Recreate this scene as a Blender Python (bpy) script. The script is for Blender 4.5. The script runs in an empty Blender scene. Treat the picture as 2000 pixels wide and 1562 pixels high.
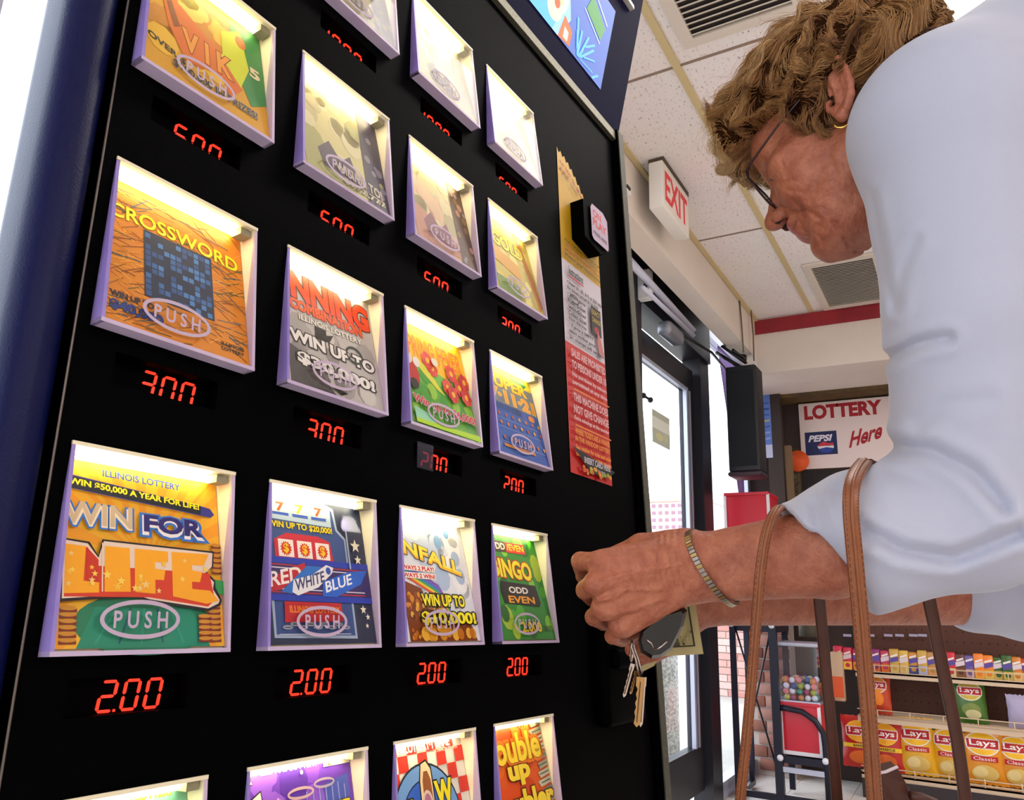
import bpy, bmesh, math, random
import numpy as np
from mathutils import Matrix, Vector
random.seed(7); np.random.seed(7)
SC = bpy.context.scene
COL = SC.collection
# ---------------------------------------------------------------- camera
RC = np.array([[0.5033859108, -0.8635996967, 0.0282522312],
               [0.2238393339, 0.0987539952, -0.9696100252],
               [0.8345649030, 0.4944119863, 0.2430189507]])      # rows: camera right, down, forward (room axes)
FPX = 1492.128
CAMP = np.array([0.0, 0.0, 1.0])
cd = bpy.data.cameras.new('camera'); cam = bpy.data.objects.new('camera', cd); COL.objects.link(cam)
cd.sensor_width = 36.0; cd.lens = FPX / 2000 * 36.0; cd.clip_start = 0.02; cd.clip_end = 1000
m3 = Matrix((RC[0], -RC[1], -RC[2])).transposed()
cam.matrix_world = Matrix.Translation(CAMP) @ m3.to_4x4()
SC.camera = cam
# ---------------------------------------------------------------- world, sun, lamps, exposure
SC.view_settings.view_transform = 'Standard'; SC.view_settings.look = 'None'
SC.view_settings.gamma = 1.0; SC.view_settings.use_curve_mapping = False
SC.view_settings.exposure = 0.0
w = bpy.data.worlds.new('sky'); SC.world = w; w.use_nodes = True
bgn = w.node_tree.nodes['Background']; bgn.inputs[0].default_value = (0.86, 0.93, 1.0, 1); bgn.inputs[1].default_value = 4.2
def lamp(name, loc, size, power, col, rot=(0, 0, 0)):
    l = bpy.data.lights.new(name, 'AREA'); l.shape = 'RECTANGLE'; l.size, l.size_y = size; l.energy = power; l.color = col
    o = bpy.data.objects.new(name, l); COL.objects.link(o); o.location = loc; o.rotation_euler = rot
    return o
WARM = (1.0, 0.95, 0.93)
FIX = [(1.66, -0.08), (-1.5, -2.6), (3.2, -1.7), (0.6, -2.4), (3.6, -2.9)]       # fluorescent ceiling fixtures (centres): first in view, others unseen, added to light the room
for i, (fx, fy) in enumerate(FIX):
    lamp('fluorescent_light', (fx, fy, 2.525), (1.15, 0.24), 9 if i == 0 else 30, WARM)
SC.cycles.max_bounces = 8; SC.cycles.diffuse_bounces = 4; SC.cycles.glossy_bounces = 3
SC.cycles.transmission_bounces = 5; SC.cycles.transparent_max_bounces = 16
SC.cycles.use_denoising = True; SC.cycles.sample_clamp_indirect = 6.0
SC.cycles.caustics_reflective = False; SC.cycles.caustics_refractive = False
# ---------------------------------------------------------------- materials
def lin(c):
    return tuple((x / 12.92 if x <= 0.04045 else ((x + 0.055) / 1.055) ** 2.4) for x in c)
def hx(s):
    return lin(tuple(int(s[i:i + 2], 16) / 255 for i in (0, 2, 4)))
MATS = {}
def mat(name, col, rough=0.6, metal=0.0, spec=0.5, noise=None, bump=None, emit=None, coat=0.0, sss=0.0):
    """noise=(scale, amount, second colour); bump=(scale, distance)"""
    if name in MATS: return MATS[name]
    if isinstance(col, str): col = hx(col)
    m = bpy.data.materials.new(name); m.use_nodes = True; nt = m.node_tree; b = nt.nodes['Principled BSDF']
    b.inputs['Base Color'].default_value = (*col, 1); b.inputs['Roughness'].default_value = rough
    b.inputs['Metallic'].default_value = metal; b.inputs['Specular IOR Level'].default_value = spec
    b.inputs['Coat Weight'].default_value = coat
    if sss:
        b.inputs['Subsurface Weight'].default_value = sss; b.inputs['Subsurface Scale'].default_value = 0.01
        b.inputs['Subsurface Radius'].default_value = (1.0, 0.35, 0.2)
    tc = None
    if noise or bump:
        tc = nt.nodes.new('ShaderNodeTexCoord')
    if noise:
        n = nt.nodes.new('ShaderNodeTexNoise'); n.inputs['Scale'].default_value = noise[0]; n.inputs['Detail'].default_value = 5
        r = nt.nodes.new('ShaderNodeValToRGB'); r.color_ramp.elements[0].position = 0.5 - noise[1]; r.color_ramp.elements[1].position = 0.5 + noise[1]
        c2 = hx(noise[2]) if isinstance(noise[2], str) else noise[2]
        r.color_ramp.elements[0].color = (*col, 1); r.color_ramp.elements[1].color = (*c2, 1)
        nt.links.new(tc.outputs['Object'], n.inputs['Vector']); nt.links.new(n.outputs['Fac'], r.inputs['Fac']); nt.links.new(r.outputs['Color'], b.inputs['Base Color'])
    if bump:
        n2 = nt.nodes.new('ShaderNodeTexNoise'); n2.inputs['Scale'].default_value = bump[0]; n2.inputs['Detail'].default_value = 6
        bp = nt.nodes.new('ShaderNodeBump'); bp.inputs['Distance'].default_value = bump[1]; bp.inputs['Strength'].default_value = 0.6
        nt.links.new(tc.outputs['Object'], n2.inputs['Vector']); nt.links.new(n2.outputs['Fac'], bp.inputs['Height']); nt.links.new(bp.outputs['Normal'], b.inputs['Normal'])
    if emit:
        b.inputs['Emission Color'].default_value = (*(hx(emit[0]) if isinstance(emit[0], str) else emit[0]), 1); b.inputs['Emission Strength'].default_value = emit[1]
    MATS[name] = m; return m
def clear(name, tint=(1, 1, 1), ior=1.45, rough=0.02, mult=.5):
    if name in MATS: return MATS[name]
    m = bpy.data.materials.new(name); m.use_nodes = True; nt = m.node_tree; nt.nodes.clear()
    o = nt.nodes.new('ShaderNodeOutputMaterial'); mx = nt.nodes.new('ShaderNodeMixShader'); t = nt.nodes.new('ShaderNodeBsdfTransparent')
    g = nt.nodes.new('ShaderNodeBsdfGlossy'); g.inputs['Roughness'].default_value = rough
    lw = nt.nodes.new('ShaderNodeLayerWeight'); lw.inputs['Blend'].default_value = .5
    pw = nt.nodes.new('ShaderNodeMath'); pw.operation = 'POWER'; pw.inputs[1].default_value = 4.5; nt.links.new(lw.outputs['Facing'], pw.inputs[0])
    f = nt.nodes.new('ShaderNodeMath'); f.operation = 'MULTIPLY_ADD'; f.inputs[1].default_value = mult; f.inputs[2].default_value = ((ior - 1) / (ior + 1)) ** 2; nt.links.new(pw.outputs[0], f.inputs[0])
    t.inputs[0].default_value = (*tint, 1)
    nt.links.new(f.outputs[0], mx.inputs[0]); nt.links.new(t.outputs[0], mx.inputs[1]); nt.links.new(g.outputs[0], mx.inputs[2]); nt.links.new(mx.outputs[0], o.inputs[0])
    MATS[name] = m; return m
def ink(c):
    return mat('print_' + c, c, 0.45, spec=0.3)
# ---------------------------------------------------------------- objects
def tag(o, label=None, cat=None, group=None, kind=None):
    if label: o['label'] = label
    if cat: o['category'] = cat
    if group: o['group'] = group
    if kind: o['kind'] = kind
    return o
def empty(name, loc=(0, 0, 0), label=None, cat=None, group=None, kind=None):
    o = bpy.data.objects.new(name, None); COL.objects.link(o); o.location = loc; o.empty_display_size = 0.05
    return tag(o, label, cat, group, kind)
def link(name, me, parent=None, loc=None):
    o = bpy.data.objects.new(name, me); COL.objects.link(o)
    if parent is not None: o.parent = parent
    if loc is not None: o.location = loc
    return o
def copy_tree(o, parent=None):
    c = o.copy(); COL.objects.link(c)
    if parent is not None: c.parent = parent
    for ch in list(o.children): copy_tree(ch, c)
    return c
class MB:
    def __init__(s): s.v = []; s.f = []; s.mi = []; s.mats = []; s.sm = []
    def m(s, mt):
        if mt not in s.mats: s.mats.append(mt)
        return s.mats.index(mt)
    def add(s, vs, fs, mt, smooth=False):
        b = len(s.v); s.v.extend([tuple(map(float, p)) for p in vs]); k = s.m(mt)
        for f in fs: s.f.append(tuple(b + i for i in f)); s.mi.append(k); s.sm.append(smooth)
        return s
    def box(s, lo, hi, mt, M=None):
        (a, b, c), (d, e, f) = lo, hi
        vs = [(a, b, c), (d, b, c), (d, e, c), (a, e, c), (a, b, f), (d, b, f), (d, e, f), (a, e, f)]
        if M is not None: vs = [tuple(M @ Vector(p)) for p in vs]
        return s.add(vs, [(0, 3, 2, 1), (4, 5, 6, 7), (0, 1, 5, 4), (1, 2, 6, 5), (2, 3, 7, 6), (3, 0, 4, 7)], mt)
    def bevbox(s, lo, hi, r, mt, seg=2):
        bm = bmesh.new(); bmesh.ops.create_cube(bm, size=1)
        c = [(lo[i] + hi[i]) / 2 for i in range(3)]; d = [hi[i] - lo[i] for i in range(3)]
        for v in bm.verts: v.co = Vector((c[0] + v.co.x * d[0], c[1] + v.co.y * d[1], c[2] + v.co.z * d[2]))
        bmesh.ops.bevel(bm, geom=list(bm.edges), offset=r, segments=seg, affect='EDGES', profile=0.5)
        bm.verts.index_update()
        s.add([v.co for v in bm.verts], [[v.index for v in f.verts] for f in bm.faces], mt, True); bm.free(); return s
    def tube(s, pts, r, mt, n=8, closed=False, cap=True):
        P = [Vector(p) for p in pts]; N = len(P); rr = r if hasattr(r, '__len__') else [r] * N
        vs = []; up = None
        for i, p in enumerate(P):
            t = (P[(i + 1) % N] - P[i - 1]) if (closed or 0 < i < N - 1) else (P[1] - P[0] if i == 0 else P[-1] - P[-2])
            t = t.normalized()
            if up is None:
                up = Vector((0, 0, 1)) if abs(t.z) < .9 else Vector((1, 0, 0))
            a = t.cross(up)
            if a.length < 1e-6: a = t.cross(Vector((0.3, 1, 0.2)))
            a.normalize(); b = a.cross(t).normalized(); up = b
            for k in range(n):
                an = 2 * math.pi * k / n; vs.append(p + a * (math.cos(an) * rr[i]) + b * (math.sin(an) * rr[i]))
        fs = []
        for i in range(N if closed else N - 1):
            j = (i + 1) % N
            for k in range(n): fs.append((i * n + k, i * n + (k + 1) % n, j * n + (k + 1) % n, j * n + k))
        if cap and not closed: fs.append(tuple(range(n))[::-1]); fs.append(tuple((N - 1) * n + k for k in range(n)))
        return s.add(vs, fs, mt, True)
    def ribbon(s, pts, wvecs, tvecs, mt):
        """rectangular strap along pts: half-width vectors and half-thickness vectors"""
        vs = []
        for p, a, b in zip(pts, wvecs, tvecs):
            p, a, b = Vector(p), Vector(a), Vector(b)
            vs += [p - a - b * .6, p - a * .85 - b, p + a * .85 - b, p + a - b * .6, p + a + b * .6, p + a * .85 + b, p - a * .85 + b, p - a + b * .6]
        fs = []; n = 8; N = len(pts)
        for i in range(N - 1):
            for k in range(n): fs.append((i * n + k, i * n + (k + 1) % n, (i + 1) * n + (k + 1) % n, (i + 1) * n + k))
        fs.append(tuple(range(n))[::-1]); fs.append(tuple((N - 1) * n + k for k in range(n)))
        return s.add(vs, fs, mt, True)
    def sphere(s, c, r, mt, u=14, v=9):
        r = r if hasattr(r, '__len__') else (r, r, r); vs = [(c[0], c[1], c[2] + r[2])]
        for j in range(1, v):
            t = math.pi * j / v
            for i in range(u):
                p = 2 * math.pi * i / u; vs.append((c[0] + r[0] * math.sin(t) * math.cos(p), c[1] + r[1] * math.sin(t) * math.sin(p), c[2] + r[2] * math.cos(t)))
        vs.append((c[0], c[1], c[2] - r[2])); fs = [(0, 1 + i, 1 + (i + 1) % u) for i in range(u)]
        for j in range(v - 2):
            for i in range(u): fs.append((1 + j * u + i, 1 + (j + 1) * u + i, 1 + (j + 1) * u + (i + 1) % u, 1 + j * u + (i + 1) % u))
        l = len(vs) - 1; fs += [(l, l - u + (i + 1) % u, l - u + i) for i in range(u)]
        return s.add(vs, fs, mt, True)
    def build(s, name, parent=None, loc=None):
        me = bpy.data.meshes.new(name); me.from_pydata(s.v, [], s.f)
        for m_ in s.mats: me.materials.append(m_)
        me.polygons.foreach_set('material_index', s.mi); me.polygons.foreach_set('use_smooth', s.sm); me.update()
        return link(name, me, parent, loc)
def ray(x, y): return RC.T @ np.array([(x - 1000) / FPX, (y - 781) / FPX, 1.0])
def atx(x, y, X): d = ray(x, y); return CAMP + d * X / d[0]
def aty(x, y, Y): d = ray(x, y); return CAMP + d * Y / d[1]
# ---------------------------------------------------------------- text and flat print
_tc = {}
def glyphs(txt, bold=0.0):
    k = (txt, bold)
    if k in _tc: return _tc[k]
    cu = bpy.data.curves.new('t', 'FONT'); cu.body = txt; cu.size = 1; cu.offset = bold; cu.resolution_u = 3; cu.fill_mode = 'FRONT'
    o = bpy.data.objects.new('t', cu); COL.objects.link(o)
    me = o.to_mesh()
    vs = np.array([tuple(v.co)[:2] for v in me.vertices]) if len(me.vertices) else np.zeros((0, 2))
    fs = [tuple(p.vertices) for p in me.polygons]; o.to_mesh_clear(); bpy.data.objects.remove(o); bpy.data.curves.remove(cu)
    _tc[k] = (vs, fs); return _tc[k]
class Art:
    """flat print in u,v (0..1) of a card w x h; every layer lies a hair above the one before"""
    def __init__(s, w, h, frame, step=4e-5): s.w = w; s.h = h; s.fr = frame; s.n = 1; s.mb = MB(); s.step = step; s.asp = w / h
    def put(s, uv, faces, c, flat=False):
        s.mb.add([s.fr(u * s.w, v * s.h, s.n * s.step) for u, v in uv], faces, c if not isinstance(c, str) else ink(c)); s.n += 1
    def poly(s, pts, c): s.put(pts, [tuple(range(len(pts)))], c)
    def rect(s, a, b, c_, d, c): s.poly([(a, b), (c_, b), (c_, d), (a, d)], c)
    def ell(s, u, v, ru, rv, c, n=24): s.poly([(u + ru * math.cos(2 * math.pi * i / n), v + rv * math.sin(2 * math.pi * i / n)) for i in range(n)], c)
    def ring(s, u, v, ru, rv, th, c, n=36):
        pts = []
        for i in range(n):
            a = 2 * math.pi * i / n; pts += [(u + ru * math.cos(a), v + rv * math.sin(a)), (u + (ru - th) * math.cos(a), v + (rv - th * s.asp) * math.sin(a))]
        s.put(pts, [(2 * i, 2 * ((i + 1) % n), 2 * ((i + 1) % n) + 1, 2 * i + 1) for i in range(n)], c)
    def star(s, u, v, r, c, k=5, inner=.42):
        s.poly([(u + r * (1 if i % 2 == 0 else inner) * math.sin(math.pi * i / k), v + s.asp * r * (1 if i % 2 == 0 else inner) * math.cos(math.pi * i / k)) for i in range(2 * k)], c)
    def fan(s, u, v, r, k, c, a0=0.0, a1=2 * math.pi):
        pts = []; fs = []
        for i in range(k):
            a = a0 + (a1 - a0) * i / k; b = a + (a1 - a0) / k * .45
            pts += [(u, v), (min(1, max(0, u + r * math.cos(a))), min(1, max(0, v + r * math.sin(a)))), (min(1, max(0, u + r * math.cos(b))), min(1, max(0, v + r * math.sin(b))))]; fs.append((3 * i, 3 * i + 1, 3 * i + 2))
        s.put(pts, fs, c)
    def line(s, p, q, th, c):
        du, dv = q[0] - p[0], q[1] - p[1]; l = math.hypot(du, dv) + 1e-9; a, b = -dv / l * th / 2, du / l * th / 2
        s.poly([(p[0] + a, p[1] + b), (p[0] - a, p[1] - b), (q[0] - a, q[1] - b), (q[0] + a, q[1] + b)], c)
    def txt(s, t, a, b, c_, d, col, out=None, ow=.05, bold=.015, slope=0.0, shear=0.0, arch=0.0):
        """fit the string t in the box a..c_, b..d; slope raises the right end, arch bends the line"""
        vs0, _ = glyphs(t, bold)
        if not len(vs0): return
        mn, mx = vs0.min(0), vs0.max(0)
        def go(bb, cc):
            vs, fs = glyphs(t, bb); q = (vs - mn) / (mx - mn); pts = []
            for x, y in q:
                u = a + (c_ - a) * (x + shear * y); v = b + (d - b) * y + slope * x + arch * (1 - (2 * x - 1) ** 2)
                pts.append((u, v))
            s.put(pts, fs, cc)
        if out: go(bold + ow, out)
        go(bold, col)
    def build(s, name, parent=None, loc=None): return s.mb.build(name, parent, loc)
# ================================================================ THE SETTING
M_wall = mat('painted_wall', 'e6dbd3', .8, bump=(60, .002), noise=(3, .3, 'dccfc4'))
M_floor = mat('floor_tile_vinyl', 'e4dfda', .5, noise=(8, .25, 'd2cbc4'))
M_tbar = mat('ceiling_grid_tan', 'cdb98a', .5)
M_alu = mat('aluminium_frame', 'b9bcd0', .35, .6)
M_dark = mat('bronze_frame', '17141c', .4, .3)
M_wht = mat('white_paint', 'e8e6e6', .5)
M_glass = clear('window_glass', (.97, .985, 1))
YS = 1.22; YW = .95; XB = 5.13; XK = 4.4; HC = 2.6; HB = 2.268
def tile_mat():
    m = mat('ceiling_tile_fissured', 'f4eceb', .9); nt = m.node_tree; b = nt.nodes['Principled BSDF']
    tc = nt.nodes.new('ShaderNodeTexCoord'); mp = nt.nodes.new('ShaderNodeMapping'); mp.inputs['Scale'].default_value = (60, 130, 60)
    n = nt.nodes.new('ShaderNodeTexNoise'); n.inputs['Scale'].default_value = 1; n.inputs['Detail'].default_value = 3; n.inputs['Roughness'].default_value = .6
    r = nt.nodes.new('ShaderNodeValToRGB'); r.color_ramp.elements[0].position = .30; r.color_ramp.elements[0].color = (*hx('b3a39d'), 1); r.color_ramp.elements[1].position = .40; r.color_ramp.elements[1].color = (*hx('f4eceb'), 1)
    n2 = nt.nodes.new('ShaderNodeTexNoise'); n2.inputs['Scale'].default_value = 2.2
    mx = nt.nodes.new('ShaderNodeMixRGB'); mx.blend_type = 'MULTIPLY'; mx.inputs[0].default_value = .14
    bp = nt.nodes.new('ShaderNodeBump'); bp.inputs['Distance'].default_value = .004; bp.inputs['Strength'].default_value = .7
    L = nt.links.new; L(tc.outputs['Object'], mp.inputs[0]); L(mp.outputs[0], n.inputs['Vector']); L(tc.outputs['Object'], n2.inputs['Vector']); L(n.outputs['Fac'], r.inputs[0]); L(r.outputs[0], mx.inputs[1]); L(n2.outputs['Color'], mx.inputs[2]); L(mx.outputs[0], b.inputs['Base Color']); L(r.outputs[0], bp.inputs['Height']); L(bp.outputs[0], b.inputs['Normal'])
    return m
M_tile = tile_mat()
# floor, with real tiles in the part that shows near the rack
fl = MB().box((-2.5, -3.6, -.05), (5.3, 1.35, -.004), M_floor).build('floor'); tag(fl, 'pale vinyl floor of the store', 'floor', kind='structure')
tb = MB().box((-.148, -.148, -.004), (.148, .148, 0), M_floor); t0 = None
for i in range(4):
    for j in range(6):
        x, y = 4.0 + .3 * i + .15, -.55 + .3 * j + .15
        if y > 1.15: continue
        if t0 is None: t0 = tb.build('floor_tile', fl, (x, y, 0))
        else: link('floor_tile', t0.data, fl, (x, y, 0))
# ceiling: slab, tiles, tee bars
ce = MB().box((-2.5, -3.6, HC + .02), (XK, YW + .4, HC + .08), M_wall).build('ceiling'); tag(ce, 'suspended ceiling of fissured off-white tiles', 'ceiling', kind='structure')
tl = MB().box((-.604, -.295, 0), (.604, .295, .015), M_tile); t0 = None
xs = [3.23 + 1.215 * k for k in range(-4, 1)]; ysg = [.63 - .61 * k for k in range(0, 7)]
tbar = MB()
for x in xs: tbar.box((x - .008, -3.6, HC - .0015), (x + .002, YW, HC + .004), mat('tile_joint', '8f7a6c', .8))
for y in ysg: tbar.box((-2.5, y - .012, HC - .006), (XK, y + .012, HC + .004), M_tbar)
for x in xs:
    for y in ysg:
        if t0 is None: t0 = tl.build('ceiling_tile', ce, (x + .608, y - .305, HC + .001))
        else: link('ceiling_tile', t0.data, ce, (x + .608, y - .305, HC + .001))
tl2 = MB().box((-.604, -.15, 0), (.604, .15, .015), M_tile); t0 = None
for x in xs:
    if t0 is None: t0 = tl2.build('ceiling_tile', ce, (x + .608, .79, HC + .001))
    else: link('ceiling_tile', t0.data, ce, (x + .608, .79, HC + .001))
tbar.box((-2.5, YW - .02, HC - .012), (XK, YW - .002, HC + .004), M_tbar)
tbar.build('grid_bars', ce)
# walls
sof = MB()      # soffit above the shop window, its lower edge and underside
sof.box((-2.5, YW, 2.36), (5.3, YW + .10, HC + .1), M_wall); sof.box((-2.5, YW + .10, 2.45), (5.3, YW + .12, HC + .1), M_wall)
wl = sof.build('wall_left'); tag(wl, 'beige soffit band above the shop front windows', 'wall', kind='structure')
tag(MB().box((-2.5, -3.7, -.05), (5.3, -3.6, 3), mat('far_wall', 'cabfb2', .8)).build('wall_right'), 'plain wall across the store', 'wall', kind='structure')
M_pan = mat('brown_panelling', '3a2418', .6, noise=(6, .3, '1e120c'))
tag(MB().box((XB, -3.6, -.05), (XB + .1, YS, 2.7), M_pan).build('wall_back'), 'dark brown panelled back wall', 'wall', kind='structure')
tag(MB().box((-2.6, -3.6, -.05), (-2.5, -.1, 3), M_wall).build('wall_rear'), 'wall behind the camera', 'wall', kind='structure')
tag(MB().box((XK, -3.6, HB), (XK + .08, YW, HC + .08), M_wall).build('trim_1'), 'pale drop beam across the ceiling', 'trim', kind='structure')
tag(MB().box((XK - .012, -3.6, 2.508), (XK, YW + .0, 2.592), mat('red_stripe', 'a3202c', .6, noise=(9, .3, '7d1420'))).build('trim_2'), 'dark red stripe along the drop beam', 'trim', kind='structure')
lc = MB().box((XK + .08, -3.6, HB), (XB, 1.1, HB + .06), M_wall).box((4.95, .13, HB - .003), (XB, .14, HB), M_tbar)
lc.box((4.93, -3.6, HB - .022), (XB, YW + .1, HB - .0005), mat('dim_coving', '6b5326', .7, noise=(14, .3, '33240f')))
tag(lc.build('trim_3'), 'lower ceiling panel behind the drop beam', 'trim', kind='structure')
# shop front: openings, door, sidelight
def frame_part(name, boxes, mt, parent, label=None):
    b = MB()
    for lo, hi in boxes: b.box(lo, hi, mt)
    o = b.build(name, parent)
    if label: o['label'] = label
    return o
w1 = empty('window_1', (0, YS, 0), 'tall shop window left of the vending machine, white with daylight', 'window', kind='structure')
frame_part('frame', [((-2.4, -.03, 0), (1.6, .04, .12)), ((-2.4, -.03, 2.45), (1.6, .04, 2.6)), ((-2.45, -.03, 0), (-2.38, .04, 2.6)), ((-1.05, -.03, .1), (-.99, .04, 2.5)), ((.445, -.01, .1), (.455, .01, 2.5)), ((1.6, -.03, 0), (1.68, .04, 2.6))], M_alu, w1)
MB().box((-2.38, 0, .1), (1.6, .006, 2.46), M_glass).build('pane', w1)
tag(MB().box((1.68, YS - .04, 0), (3.02, YS + .08, 2.7), M_wall).build('wall_front'), 'wall between shop window and door', 'wall', kind='structure')
d1 = empty('door_1', (3.02, YS, 0), 'glass entrance door with a dark metal frame', 'door', kind='structure')
dx = lambda a: a - 3.02
frame_part('door_frame', [((dx(2.98), -.06, 0), (dx(3.08), .06, 2.62)), ((dx(3.08), -.07, 2.28), (dx(4.14), .06, 2.62)), ((dx(4.0), -.05, 0), (dx(4.16), .05, 2.62))], M_dark, d1)
lf = frame_part('door_leaf', [((dx(3.08), -.015, .1), (dx(3.14), .03, 2.2)), ((dx(3.86), -.015, .1), (dx(3.97), .03, 2.2)), ((dx(3.14), -.015, 2.075), (dx(3.86), .03, 2.2)), ((dx(3.14), -.015, .1), (dx(3.86), .03, .3))], M_dark, d1)
frame_part('edge_trim', [((dx(3.835), -.02, .3), (dx(3.86), -.0, 2.07)), ((dx(3.14), -.022, 2.06), (dx(3.86), -.004, 2.078)), ((dx(3.885), -.022, .3), (dx(3.90), -.012, 2.07))], M_alu, lf)
MB().box((dx(3.14), .006, .3), (dx(3.86), .012, 2.07), M_glass).build('pane', lf)
st = Art(.25, .16, lambda a, b, n: (dx(3.36) + a, -.0 - n, 1.70 + b))
st.rect(0, 0, 1, 1, 'b9bfb0'); st.rect(.02, .45, .98, .8, 'e3e6dc'); st.ell(.4, .25, .2, .12, 'd2cf9f'); st.ell(.75, .3, .15, .12, 'c3c9a8')
st.build('door_sticker', lf)['label'] = 'faded notice stuck on the door glass'
ins = MB(); ins.tube([(dx(3.24), -.004, 1.893), (dx(3.33), -.004, 1.893)], .006, M_dark); ins.sphere((dx(3.24), -.004, 1.893), .014, M_dark, 8, 6); ins.sphere((dx(3.33), -.004, 1.893), .014, M_dark, 8, 6)
ins.build('push_bar_fixing', lf)
cl = MB().bevbox((dx(3.30), -.12, 2.2), (dx(3.52), -.05, 2.27), .02, mat('grey_metal', '8d909a', .4, .5)); cl.tube([(dx(3.5), -.09, 2.27), (dx(3.95), -.13, 2.29), (dx(4.6), -.05, 2.36)], .008, M_dark)
cl.build('door_closer', d1)
for (pa, pb, tk) in (((1218, 497), (1352, 645), .022), ((1254, 560), (1354, 655), .014)):
    A_, B_ = aty(*pa, 1.10), aty(*pb, 1.10); MB().tube([(dx(A_[0]), 1.10 - YS, A_[2]), (dx(B_[0]), 1.10 - YS, B_[2])], tk, mat('rail_white', 'c9cbe0', .4, .2), 4).build('header_rail', d1)
s1 = empty('window_2', (4.2, YS, 0), 'narrow sidelight window beside the entrance door', 'window', kind='structure')
frame_part('frame', [((-.03, -.03, 0), (.03, .03, 2.6)), ((.0, -.03, 0), (.95, .03, .085)), ((.0, -.03, 2.5), (.95, .03, 2.6)), ((.86, -.03, 0), (.95, .03, 2.6))], M_alu, s1)
MB().box((.03, 0, .085), (.86, .006, 2.5), M_glass).build('pane', s1)
ban = MB().add([(.30, -.02, 2.5), (.80, -.02, 2.5), (.80, -.02, 1.45), (.72, -.02, 1.5)], [(0, 1, 2, 3)], mat('purple_film', '9a7cc8', .6)); ban.add([(.30, -.016, 2.5), (.80, -.016, 2.5), (.80, -.016, 1.45), (.72, -.016, 1.5)], [(3, 2, 1, 0)], MATS['purple_film'])
ban.build('pennant', s1)['label'] = 'purple banner hanging across the sidelight'
# blind of pale fabric behind the glass on its right
M_pop = mat('poster_back', 'c9cddd', .7)
# cables by the corner
for y0, dd, lb in ((.945, .0, 'thin brown cable down the beige soffit, nearer the door'), (.93, .05, 'thin brown cable down the beige soffit, nearer the drop beam')):
    cb = MB().tube([(4.02 + dd * 4, y0, 2.6), (4.03 + dd * 4, y0 - .004, 2.45), (4.06 + dd * 3.5, y0 + .0, 2.3)], .004, mat('brown_cable', '6b5a44', .6), 6)
    tag(cb.build('ceiling_cable'), lb, 'cable')
cb = MB().tube([(4.05, 1.0, 2.32), (4.2, .97, 2.30), (4.3, .99, 2.35), (4.2, 1.05, 2.4), (4.02, 1.05, 2.34), (4.15, .96, 2.27), (4.35, 1.0, 2.33)], .009, M_dark, 6)
tag(cb.build('cable_tangle'), 'tangled dark cables above the hanging black speaker', 'cable')
bx = MB().bevbox((2.29, YW - .03, 2.40), (2.36, YW - .001, 2.43), .005, M_wht).box((2.31, YW - .035, 2.41), (2.34, YW - .029, 2.42), M_dark)
tag(bx.build('door_chime'), 'small white door chime box on the soffit left of the exit sign', 'sensor')
bx = MB().bevbox((3.03, YS - .12, 2.28), (3.075, YS - .06, 2.42), .006, M_wht).sphere((3.03, YS - .1, 2.34), .012, M_dark, 8, 6)
tag(bx.build('door_contact'), 'white door contact box at the top of the door frame', 'sensor')
# ceiling vents
def vent(x0, x1, y0, y1, n, label):
    c = ((x0 + x1) / 2, (y0 + y1) / 2, HC - .004); v = empty('ceiling_vent', c, label, 'vent', 'air vents in the ceiling')
    a, b = (x1 - x0) / 2, (y1 - y0) / 2; f = MB(); e = .035; mt = mat('vent_white', 'd8ccc0', .5); mk = mat('vent_dark', '3b322f', .8)
    f.box((-a - e, -b - e, -.01), (a + e, -b, .003), mt).box((-a - e, b, -.01), (a + e, b + e, .003), mt).box((-a - e, -b, -.01), (-a, b, .003), mt).box((a, -b, -.01), (a + e, b, .003), mt)
    f.build('frame', v); MB().box((-a, -b, .002), (a, b, .004), mk).build('backing', v)
    R_ = Matrix.Rotation(-.55, 4, 'Y'); sl = MB().box((-.007, -b, -.001), (.007, b, .001), mt, R_); s0 = None
    for i in range(n):
        x = -a + (i + .5) * 2 * a / n
        if s0 is None: s0 = sl.build('slat', v, (x, 0, -.006))
        else: link('slat', s0.data, v, (x, 0, -.006))
vent(1.28, 1.90, .265, .545, 26, 'louvred ceiling vent at the top, left of the woman\'s hair')
vent(3.74, 4.34, .25, .526, 30, 'square ceiling vent just above the red stripe, below the woman\'s chin')
# ceiling fixtures
M_tube = mat('lamp_diffuser', 'fff4d8', .4, emit=((1.0, .93, .74), 2.6))
for i, (fx, fy) in enumerate(FIX):
    e = empty('ceiling_light', (fx, fy, HC), ['bright fluorescent ceiling light above the woman\'s collar', 'unseen ceiling light added behind the camera', 'unseen ceiling light added over the snack aisle', 'unseen ceiling light added near the rear wall', 'unseen ceiling light added in the far corner of the store'][i], 'light')
    MB().box((-.62, -.15, -.02), (.62, .15, 0), M_wht).build('housing', e)
    MB().bevbox((-.6, -.135, -.06), (.6, .135, -.02), .015, M_tube).build('diffuser', e)
# exit sign
ex = empty('exit_sign', (2.625, .867, 2.395), 'white box exit sign with red EXIT letters hanging from the ceiling', 'sign')
MB().bevbox((-.155, -.028, 0), (.155, .028, .19), .004, mat('sign_white', 'e9e4de', .5)).build('housing', ex)
MB().box((-.15, -.03, .186), (.155, .03, .206), mat('mount_bronze', '4b3a2c', .6)).build('mount', ex)
a = Art(.29, .15, lambda u, v, n: (-.145 + u, -.0285 - n, .02 + v)); a.rect(0, 0, 1, 1, 'f0e2de'); a.txt('EXIT', .04, .1, .96, .92, 'e8363a', bold=.03)
a.build('lettering', ex)['label'] = 'red EXIT letters'
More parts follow.
